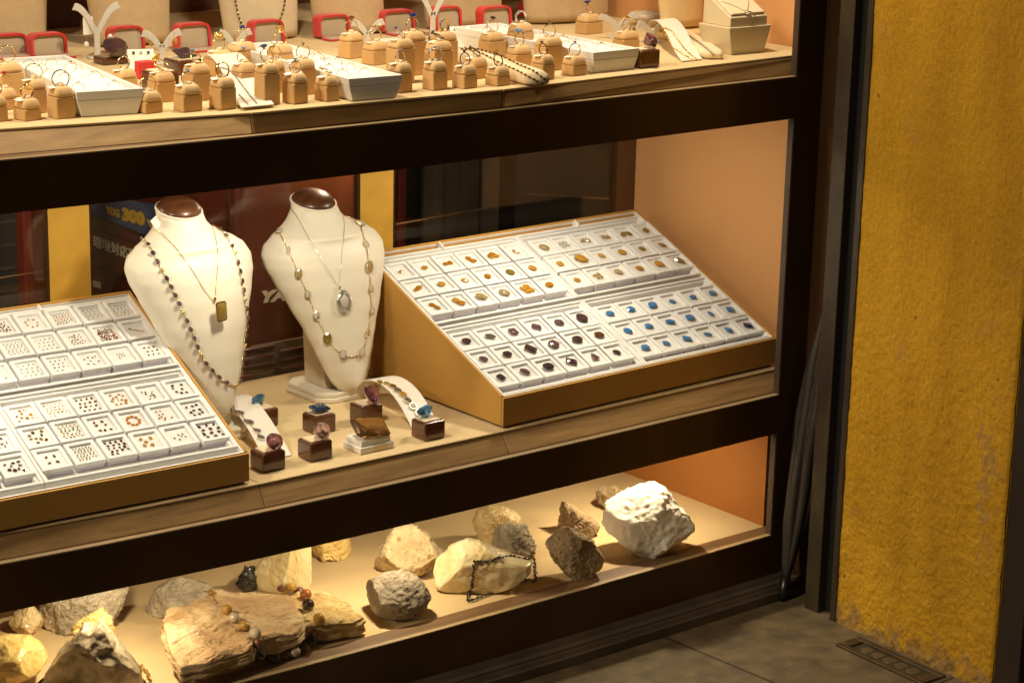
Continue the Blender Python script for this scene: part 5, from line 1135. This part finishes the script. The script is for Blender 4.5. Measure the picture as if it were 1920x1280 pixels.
bd=[(6,.2,'silver',None),(6,.62,'pale',None),(5,.25,'gold','diamond'),(5,.8,'gold','brown'),(4,.2,'gold',None),(4,.75,'silver',None),(3,.3,'gold','honey'),(3,.85,'pale',None),(2,.45,'silver',None),(1,.15,'gold','diamond'),(1,.8,'silver','diamond')]
ringtray((147,222),(268,214),(40,107),173,'white ring tray at the left, half behind the tan stands','left',bd)
bd2=[(6,.3,'gold',None),(6,.85,'gold','brown'),(5,.28,'gold','diamond'),(4,.85,'gold','honey'),(4,.4,'pale',None),(3,.9,'silver','grey'),(3,.5,'silver','diamond'),(2,.3,'gold','honey'),(2,.8,'pale',None),(1,.2,'gold','amber'),(1,.7,'pale',None)]
ringtray((656,192),(752,184),(543,76),148,'white ring tray in the middle, overhanging the shelf edge','middle',bd2)
bd3=[(6,.25,'gold','grey'),(6,.8,'silver','diamond'),(5,.5,'gold','honey'),(4,.2,'silver','grey'),(4,.75,'pale','diamond'),(3,.3,'pale',None),(3,.75,'gold','honey'),(2,.3,'gold',None),(2,.55,'silver','diamond'),(1,.2,'gold',None),(1,.7,'gold','garnet')]
ringtray((1113,139),(1196,130),(992,38),99,'white ring tray at the right beside the purple pear stone','right',bd3)
# ---- red open ring boxes behind ----
REDV=mat('red velvet box',(.62,.012,.008),.7,sheen=.4,bump=.2,bs=800); SATIN=mat('grey beige satin lining',(.50,.40,.28),.4,var=.1,vs=20)
def redbox(x0,x1,yt,yb,label,lean=.10):
    P=onz(x0+4,yb+5,ZT); Q=onz(x1,yb+5-.1*(x1-x0),ZT); w=(Q-P).length; h=heightpx(P,yt)*1.0; e=empty('red_box',(P.x,P.y,ZT),-.02,label,'ring box','open red velvet ring boxes along the back')
    r=.012; n=6
    def rr(x0,z0,x1,z1,r):
        out=[]
        for cx,cz,a0 in ((x1-r,z1-r,0),(x0+r,z1-r,PI/2)):
            for k in range(n+1): a=a0+PI/2*k/n; out.append((cx+r*math.cos(a),cz+r*math.sin(a)))
        return [(x1,z0)]+out+[(x0,z0)]
    o=rr(0,.004,w,h,r); i=rr(.0036,.004,w-.0036,h-.0036,r*.8); sh=lambda z:lean*z
    bm=bmesh.new()
    rs=[[Vector((x,y+sh(z),z)) for x,z in l] for l,y in ((i,.002),(i,0),(o,-.001),(o,.020),(i,.024))]
    rings(bm,rs,False); bmesh.ops.recalc_face_normals(bm,faces=bm.faces[:]); obj('lid_shell',bm,REDV,e,smooth=False)
    bm=bmesh.new(); rings(bm,[[Vector((x,.004+sh(z)+0*x,z)) for x,z in i],[Vector((x,.0235+sh(z),z)) for x,z in i]]); obj('lining',bm,SATIN,e)
    obj('box_base',B(((0,-.030,.0004),(w,-.0012,.0035))),REDV,e,bevel=.003); obj('insert',B(((.004,-.027,.003),(w-.004,-.002,.0045))),SATIN,e,bevel=.001)
for a in ((-30,48,68,105,'open red box at the extreme left edge'),(57,122,66,105,'open red box left of the tall earring stand'),(207,268,53,100,'open red box behind the big faceted violet stone'),(332,392,47,92,'open red box above the dark rectangular stone'),(472,530,41,85,'open red box under the gold and black chain'),(596,652,31,70,'open red box behind the middle ring tray'),(716,773,22,60,'open red box left of the tallest earring stand'),(815,863,15,65,'open red box right of the tallest earring stand'),(902,956,15,60,'open red box behind the black stone ring'),(981,1028,6,32,'open red box behind the right ring tray')):
    redbox(*a)
# ---- frosted Y earring stands ----
ACR=mat('frosted white acrylic',(.82,.80,.74),.35,trans=.25,sss=.1)
def ystand(cx,yb,ytop,half,label,depth=.003):
    P=onz(cx,yb,ZT); H=heightpx(P,ytop); e=empty('earring_stand',P,-.25,label,'earring stand','frosted Y shaped earring stands'); s=half/1000.
    obj('foot',B(((-.015,-.010,.0003),(.015,.010,.003))),ACR,e,bevel=.0008)
    bm=bmesh.new(); box(bm,(-.0045,-depth/2,.003),(.0045,depth/2,H*.56)); obj('stem',bm,ACR,e,bevel=.0006)
    for sg in (-1,1):
        up=[];dn=[]
        for k in range(13):
            t=k/12; x=s*t; z=H*.52+(H*.48)*math.sin(t*PI/2)**.9 if True else 0
            wd=.0045+.0025*t; up.append((sg*x,z)); dn.append((sg*(x+.001+wd*.9*(1-t*.4)),z-wd*1.5))
        bm=bmesh.new(); rs=[[Vector((a[0],-depth/2,a[1])),Vector((a[0],depth/2,a[1])),Vector((b[0],depth/2,b[1])),Vector((b[0],-depth/2,b[1]))] for a,b in zip(up,dn)]
        rings(bm,rs); bmesh.ops.recalc_face_normals(bm,faces=bm.faces[:]); obj('arm',bm,ACR,e,bevel=.0004)
    return P,H
def earring(x,y,P,label,c='honey',pearl=False,drop=.010):
    q=ondepth(x,y,P+Vector((0,-.004,0))); e=empty('earring',q,0,label,'earring','earrings hanging on the frosted stands'); 
    obj('hook',tube(bmesh.new(),[(0,0,0),(0,-.0015,-.002),(0,0,-drop*.6),(0,0,-drop)],.0005,5),GOLDM,e)
    if pearl: obj('pearl',ell(bmesh.new(),(0,0,-drop-.004),(.0042,.0042,.0052),seg=14,rg=10),mat('white pearl',(.85,.78,.68),.2,coat=.6),e,smooth=True)
    else: obj('stone',gem_bm(bmesh.new(),'oval',.010,Matrix.Translation((0,-.002,-drop-.004))@Matrix.Rotation(R(80),4,'X')@Matrix.Rotation(PI/2,4,'Z'),h=.4),GC[c],e)
Pt,_=ystand(183,110,5,33,'tall Y shaped earring stand with pearl drops at the left'); earring(161,50,Pt,'long gold chain pearl drop on the left tall stand',pearl=True,drop=.024); earring(206,48,Pt,'pearl drop on the right arm of the left tall stand',pearl=True,drop=.014)
bm=B(((-.008,-.0004,-.024),(.009,.0004,.003)),M=Matrix.Translation(ondepth(164,36,Pt+Vector((0,-.006,0))))); tag(obj('price_tag',bm,PAPER),'cream paper tag hanging from the left tall earring stand','price tag')
Pt,_=ystand(304,120,55,28,'low Y shaped earring stand holding honey drops, right of the faceted violet stone'); earring(280,66,Pt,'honey drop on the left arm beside the violet stone',drop=.008); earring(326,60,Pt,'honey drop on the right arm beside the second red box',drop=.010)
Pt,_=ystand(441,108,54,24,'low Y shaped earring stand left of the busts gold and black chain'); earring(423,64,Pt,'clear drop earring on the stand below the black and gold chain','clear',drop=.008)
Pt,_=ystand(690,88,36,25,'low Y shaped earring stand behind the middle ring tray'); earring(711,46,Pt,'brown drop earring behind the middle ring tray','brown',drop=.006)
Pt,_=ystand(811,78,-22,30,'tallest Y shaped earring stand between two red boxes')
Pt,_=ystand(1158,72,25,33,'low Y shaped earring stand behind the right ring tray'); earring(1186,42,Pt,'grey drop earring on the right rear stand','grey',drop=.008)
Pt,_=ystand(1222,80,38,26,'low Y shaped earring stand behind the purple pear stone')
# ---- loose blocks with big stones ----
P=block(196,124,ZT,'polished wood block under the big faceted violet stone at left',w=.060,d=.036,h=.012); big_gem(P+Vector((-.008,0,0)),'oval',.046,'plum','very large faceted violet black oval stone on a wood block at left',R(48),0,.2,h=.5,group='large stones on the top shelf')
P=block(335,143,ZT,'polished wood block under the dark rectangular stone',w=.045,d=.045,h=.022); big_gem(P,'emerald',.036,'plum','dark violet rectangular stone on a wood block before the second earring stand',R(25),0,.2,h=.3,group='large stones on the top shelf')
P=block(292,178,ZT,'polished wood block mostly hidden behind the tall stands',w=.040,d=.040,h=.030)
P=block(1201,130,ZT,'polished wood block under the purple pear stone at right',w=.042,d=.034,h=.028); big_gem(P,'pear',.040,'amethyst','purple pear shaped stone on the wood block right of the right tray',R(62),0,1.2,h=.5,group='large stones on the top shelf')
P=block(822,88,ZT,'small polished wood block behind the tall stands left of the bar',w=.034,d=.03,h=.014)
gb=onz(735,84,ZT+.05); big_gem(onz(742,95,ZT+.03),'oval',.026,'topaz','bright blue oval stone lying behind the middle ring tray',R(20),0,.4,h=.4,group='large stones on the top shelf')
obk=empty('gem_stand',onz(730,112,ZT),0,'small white stand under the bright blue oval stone','gem stand'); obj('stand_box',B(((-.006,0,.0003),(.030,.026,.0296))),WP,obk,bevel=.001)
# earring cards
def card(x,y,w,h,label,lean=.55,z=ZT,studs=('black','diamond','black')):
    P=onz(x,y,z); e=empty('earring_card',P,-.35,label,'earring card'); M=Matrix.Rotation(-lean,4,'X')
    obj('card',B(((-w/2,0,.0005),(w/2,.0008,h)),M=M),PAPER,e,bevel=.0003)
    obj('easel',B(((-.004,.0009,.001),(.004,.0016,h*.7)),M=Matrix.Rotation(-lean-.35,4,'X')),PAPER,e)
    for i,c in enumerate(studs): obj('stud',gem_bm(bmesh.new(),'round',.0045,M@Matrix.Translation((-w*.28+w*.28*i,-.001,h*.82))@Matrix.Rotation(R(90),4,'X'),n=10),GC[c],e)
card(268,134,.040,.036,'cream card with three small studs right of the big violet stone'); card(868,90,.034,.038,'cream card with a black clover stud left of the bead covered bar',studs=('black',))
# red display block behind
tag(obj('red_block',B(((0,0,.0004),(.030,.016,.026)),M=Matrix.Translation(onz(262,150,ZT))),REDV,bevel=.002),'small red velvet block behind the left ring tray beneath the studs card','velvet block')
tag(obj('red_block',B(((0,0,.0004),(.024,.016,.028)),M=Matrix.Translation(onz(950,100,ZT))),REDV,bevel=.002),'small red velvet block right of the black stone ring','velvet block')
# ---- bracelet supports ----
A=onz(452,208,ZT); Bk=onz(388,148,ZT); dv=Bk-A; L=dv.length
_,bv=ramp(A,dv,Vector((.052,-.002,0)),[(-.003,.004),(L*.25,.012),(L*.5,.028),(L*.75,.036),(L,.034),(L*1.15,.02)],'narrow white bracelet ramp sliding over the top shelf edge',group='curved white bracelet ramps')
def chain_on(bv,px,label,m,r=.0009,step=2.6,beadc=None,every=3,br=.0016,name='bracelet'):
    e,inv=necklace(name,bv,px,label,'bracelet',r=r,step=step,m=m)
    if beadc:
        bm=bmesh.new(); sp=spline(px,step=step*every)
        for p in sp: ell(bm,hit(bv,p.x,p.y,.0016)[0],br,seg=8,rg=6)
        child_fix(obj('beads',bm,beadc,e,smooth=True),inv)
    return e
CHB=mat('black bead',(.01,.009,.01),.2,coat=.5)
chain_on(bv,[(404,128),(425,131),(440,143),(455,163),(468,180),(482,196)],'thin dark silver bracelet along the narrow white ramp',OXID,r=.0011)
chain_on(bv,[(447,178),(453,184),(458,190),(465,197)],'short loose chain end near the lower edge of the narrow white ramp',OXID,r=.0010)
# soft bar with bead strings
def bar(P,Q,w,h,label,m,name='bracelet_bar',shape=.4):
    d=(Q-P); L=d.length; yaw=math.atan2(d.y,d.x); e=empty(name,P,yaw,label,'bracelet bar'); bm=bmesh.new(); rs=[]
    for i in range(13):
        t=i/12; f=1-.25*max(0,abs(t-.5)*2-.8)/.2; rs.append([Vector((L*t,-w/2*f*math.copysign(abs(math.cos(a))**shape,math.cos(a)),h/2+h/2*f*math.copysign(abs(math.sin(a))**.7,math.sin(a)))) for a in [2*PI*k/28 for k in range(28)]])
    rings(bm,rs); bmesh.ops.recalc_face_normals(bm,faces=bm.faces[:]); M=Matrix.Translation(P)@Matrix.Rotation(yaw,4,'Z'); b2=bm.copy(); bmesh.ops.transform(b2,matrix=M,verts=b2.verts[:]); bv=BVHTree.FromBMesh(b2); b2.free()
    obj('velvet_body',bm,m,e,smooth=True); return bv
SUE=mat('cream velvet bar',(.78,.62,.40),.9,sheen=.3,bump=.2,bs=800)
bvb=bar(onz(1012,163,ZT+.0004),onz(868,116,ZT+.0004),.042,.022,'cream velvet bar covered with rows of black and gold beads',SUE)
chain_on(bvb,[(866,94),(890,97),(915,108),(940,121),(965,131),(990,143),(1015,157)],'gold bracelet with black beads, upper row on the velvet bar',GOLDM,beadc=CHB,br=.0019)
chain_on(bvb,[(872,90),(900,91),(925,100),(950,112),(975,124),(1000,135),(1020,148)],'gold bracelet with black beads, rear row on the velvet bar',GOLDM,beadc=CHB,br=.0019)
A=onz(1278,117,ZT); Bk=onz(1212,72,ZT); dv=Bk-A; L=dv.length
_,bv=ramp(A,dv,Vector((.046,.001,0)),[(-.003,.001),(L*.2,.010),(L*.45,.030),(L*.7,.038),(L*.9,.032),(L,.018)],'white arched ramp with two gold bracelets right of the purple pear stone',group='curved white bracelet ramps')
chain_on(bv,[(1222,55),(1240,60),(1252,76),(1262,90),(1280,103),(1298,113)],'gold link bracelet, left one on the right hand ramp',GOLDM,r=.0011,beadc=GOLDM,br=.0014)
chain_on(bv,[(1240,52),(1258,60),(1270,75),(1285,95),(1305,112)],'gold bracelet with open circle, right one on the right hand ramp',GOLDM,r=.0010,beadc=GOLDM,br=.0013)
bvp=bar(onz(1338,112,ZT+.0004),onz(1262,64,ZT+.0004),.040,.014,'cream velvet pad lying in front of the last bust base',SUE,name='bracelet_pad',shape=.25)
chain_on(bvp,[(1258,50),(1275,57),(1295,71),(1315,85),(1338,103)],'dark leaf link bracelet on the flat cream velvet pad',OXID,r=.0017,step=2.2)
# shallow dish
Pd=onz(1212,48,ZT); e=empty('dish',Pd,0,'small pale round dish at the back near the last bust','dish'); rs=[]
for r_,z in ((.010,.0004),(.012,.003),(.026,.012),(.032,.022),(.0305,.022),(.024,.013),(.008,.006)): rs.append([Vector((r_*math.cos(2*PI*k/36),r_*math.sin(2*PI*k/36),z)) for k in range(36)])
bm=bmesh.new(); rings(bm,rs); bmesh.ops.recalc_face_normals(bm,faces=bm.faces[:]); obj('bowl',bm,mat('pale stoneware',(.62,.55,.42),.4),e,smooth=True)
# pendant box on the right: tapered box with a sloping top
A=onz(1371,104,ZT); Bq=onz(1441,100,ZT); w=(Bq-A).length; h=heightpx(A,52); h2=heightpx(A,39); ht=heightpx(A,10); D=.068
e=empty('pendant_box',(A.x,A.y,ZT),-.04,'tapered cream pendant box with sloping padded top at the right end','pendant box')
CB=mat('cream leatherette box',(.66,.54,.34),.5,bump=.2,bs=600); q=.010
bm=bmesh.new(); hexa(bm,[Vector(p) for p in ((0,0,.0004),(w,0,.0004),(w,D,.0004),(0,D,.0004))],[Vector(p) for p in ((-q,-.004,h),(w+q,-.004,h),(w+q,D+.004,h),(-q,D+.004,h))]); obj('lower_box',bm,CB,e,bevel=.0012)
bm=bmesh.new(); hexa(bm,[Vector(p) for p in ((-.004,.001,h+.0003),(w+.004,.001,h+.0003),(w+.004,D,h+.0003),(-.004,D,h+.0003))],[Vector(p) for p in ((-.004,.001,h2+.004),(w+.004,.001,h2+.004),(w+.004,D,h2+.040),(-.004,D,h2+.040))]); obj('upper_box',bm,CB,e,bevel=.0012)
bm=bmesh.new(); b_=[Vector(p) for p in ((0,.005,h2+.0062),(w,.005,h2+.0062),(w,D-.004,h2+.0382),(0,D-.004,h2+.0382))]; hexa(bm,b_,[p+Vector((0,-.002,.004)) for p in b_]); bmp=bm.copy(); obj('pad',bm,SUE,e,bevel=.0015)
bmesh.ops.transform(bmp,matrix=Matrix.Translation((A.x,A.y,ZT))@Matrix.Rotation(-.04,4,'Z'),verts=bmp.verts[:]); bvx=BVHTree.FromBMesh(bmp); bmp.free()
nkx,inv=necklace('pendant_necklace',bvx,[(1352,4),(1365,8),(1380,14),(1398,22),(1402,14),(1403,2)],'fine chain with a dark knot pendant on the sloping cream box',r=.0004,thin=True,step=3,m=OXID)
Pk,n=hit(bvx,1403,26,.002); bm=bmesh.new()
for k in range(3): 
    o_=Vector((.004*math.cos(2.1*k),0,.003*math.sin(2.1*k))); xx=VR; yy=n.cross(VR).normalized(); tube(bm,[Pk+n*.001+xx*(o_.x+.0055*math.cos(a))+yy*(o_.z+.0042*math.sin(a)) for a in [2*PI*j/20 for j in range(21)]],.0011,6,False)
child_fix(obj('knot_pendant',bm,OXID,nkx,smooth=True),inv)
# ---- linen busts along the back, only their lower bodies are in view ----
LIN=mat('beige linen bust',(.56,.40,.22),.85,bump=.5,bs=500,var=.08,vs=60,sheen=.1)
def linen(xc,yb,wb,wt,label,H=.34,lean=.05,m=None,disk=False,dy=0):
    P=onz(xc,yb,ZT); e=empty('necklace_bust',(P.x,P.y+dy,ZT),-.06,label,'necklace bust','linen necklace busts along the back'); rs=[]; n=36
    for i in range(25):
        t=i/24; z=.004+(.014 if disk else 0)+t*(H-.02); w=wb+(wt-wb)*min(1,t*1.6); w*=1-.55*max(0,(t-.75)/.25)**1.5
        rs.append([Vector((w*math.sin(2*PI*k/n),(lean*t)+(-w*.38*math.cos(2*PI*k/n) if math.cos(2*PI*k/n)>0 else -.018*math.cos(2*PI*k/n)),z)) for k in range(n)])
    bm=bmesh.new(); rings(bm,rs); bmesh.ops.recalc_face_normals(bm,faces=bm.faces[:]); M=Matrix.Translation((P.x,P.y+dy,ZT))@Matrix.Rotation(-.06,4,'Z'); b2=bm.copy(); bmesh.ops.transform(b2,matrix=M,verts=b2.verts[:]); bv=BVHTree.FromBMesh(b2); b2.free()
    obj('torso',bm,m or LIN,e,smooth=True)
    if disk:
        rs=[[Vector((r_*math.cos(2*PI*k/40),r_*.8*math.sin(2*PI*k/40),z)) for k in range(40)] for r_,z in ((.060,.0004),(.061,.003),(.061,.011),(.058,.0135))]; bm=bmesh.new(); rings(bm,rs); bmesh.ops.recalc_face_normals(bm,faces=bm.faces[:]); obj('base',bm,m or LIN,e,smooth=True)
    return bv
LIN2=mat('pale linen bust',(.66,.54,.36),.85,bump=.5,bs=500,var=.06,vs=60)
linen(18,90,.062,.085,'linen bust cut by the left edge of the frame')
linen(248,84,.066,.085,'linen bust behind the big faceted violet stone')
bv=linen(490,74,.068,.085,'pale linen bust wearing a gold and black bead chain',m=LIN2)
linen(655,64,.070,.074,'linen bust behind the middle ring tray')
linen(870,50,.080,.086,'linen bust between the tallest earring stand and right ring tray'); linen(1062,40,.092,.098,'widest linen bust behind the right ring tray')
linen(1278,68,.045,.060,'smooth beige bust on an oval base beside the pendant box',disk=True,m=mat('beige smooth bust',(.70,.50,.24),.7,bump=.2,bs=400))
e,inv=necklace('necklace',bv,[(438,-30),(441,0),(447,30),(455,48),(470,58),(490,60),(510,55),(522,40),(530,20),(534,-5),(535,-30)],'gold and black bead chain on the pale linen bust',r=.0009,step=3,m=GOLDM)
bm=bmesh.new()
for i,p in enumerate(spline([(438,-30),(441,0),(447,30),(455,48),(470,58),(490,60),(510,55),(522,40),(530,20),(534,-5),(535,-30)],step=8)): ell(bm,hit(bv,p.x,p.y,.0016)[0],.0019,seg=8,rg=6)
child_fix(obj('beads',bm,CHB,e,smooth=True),inv)
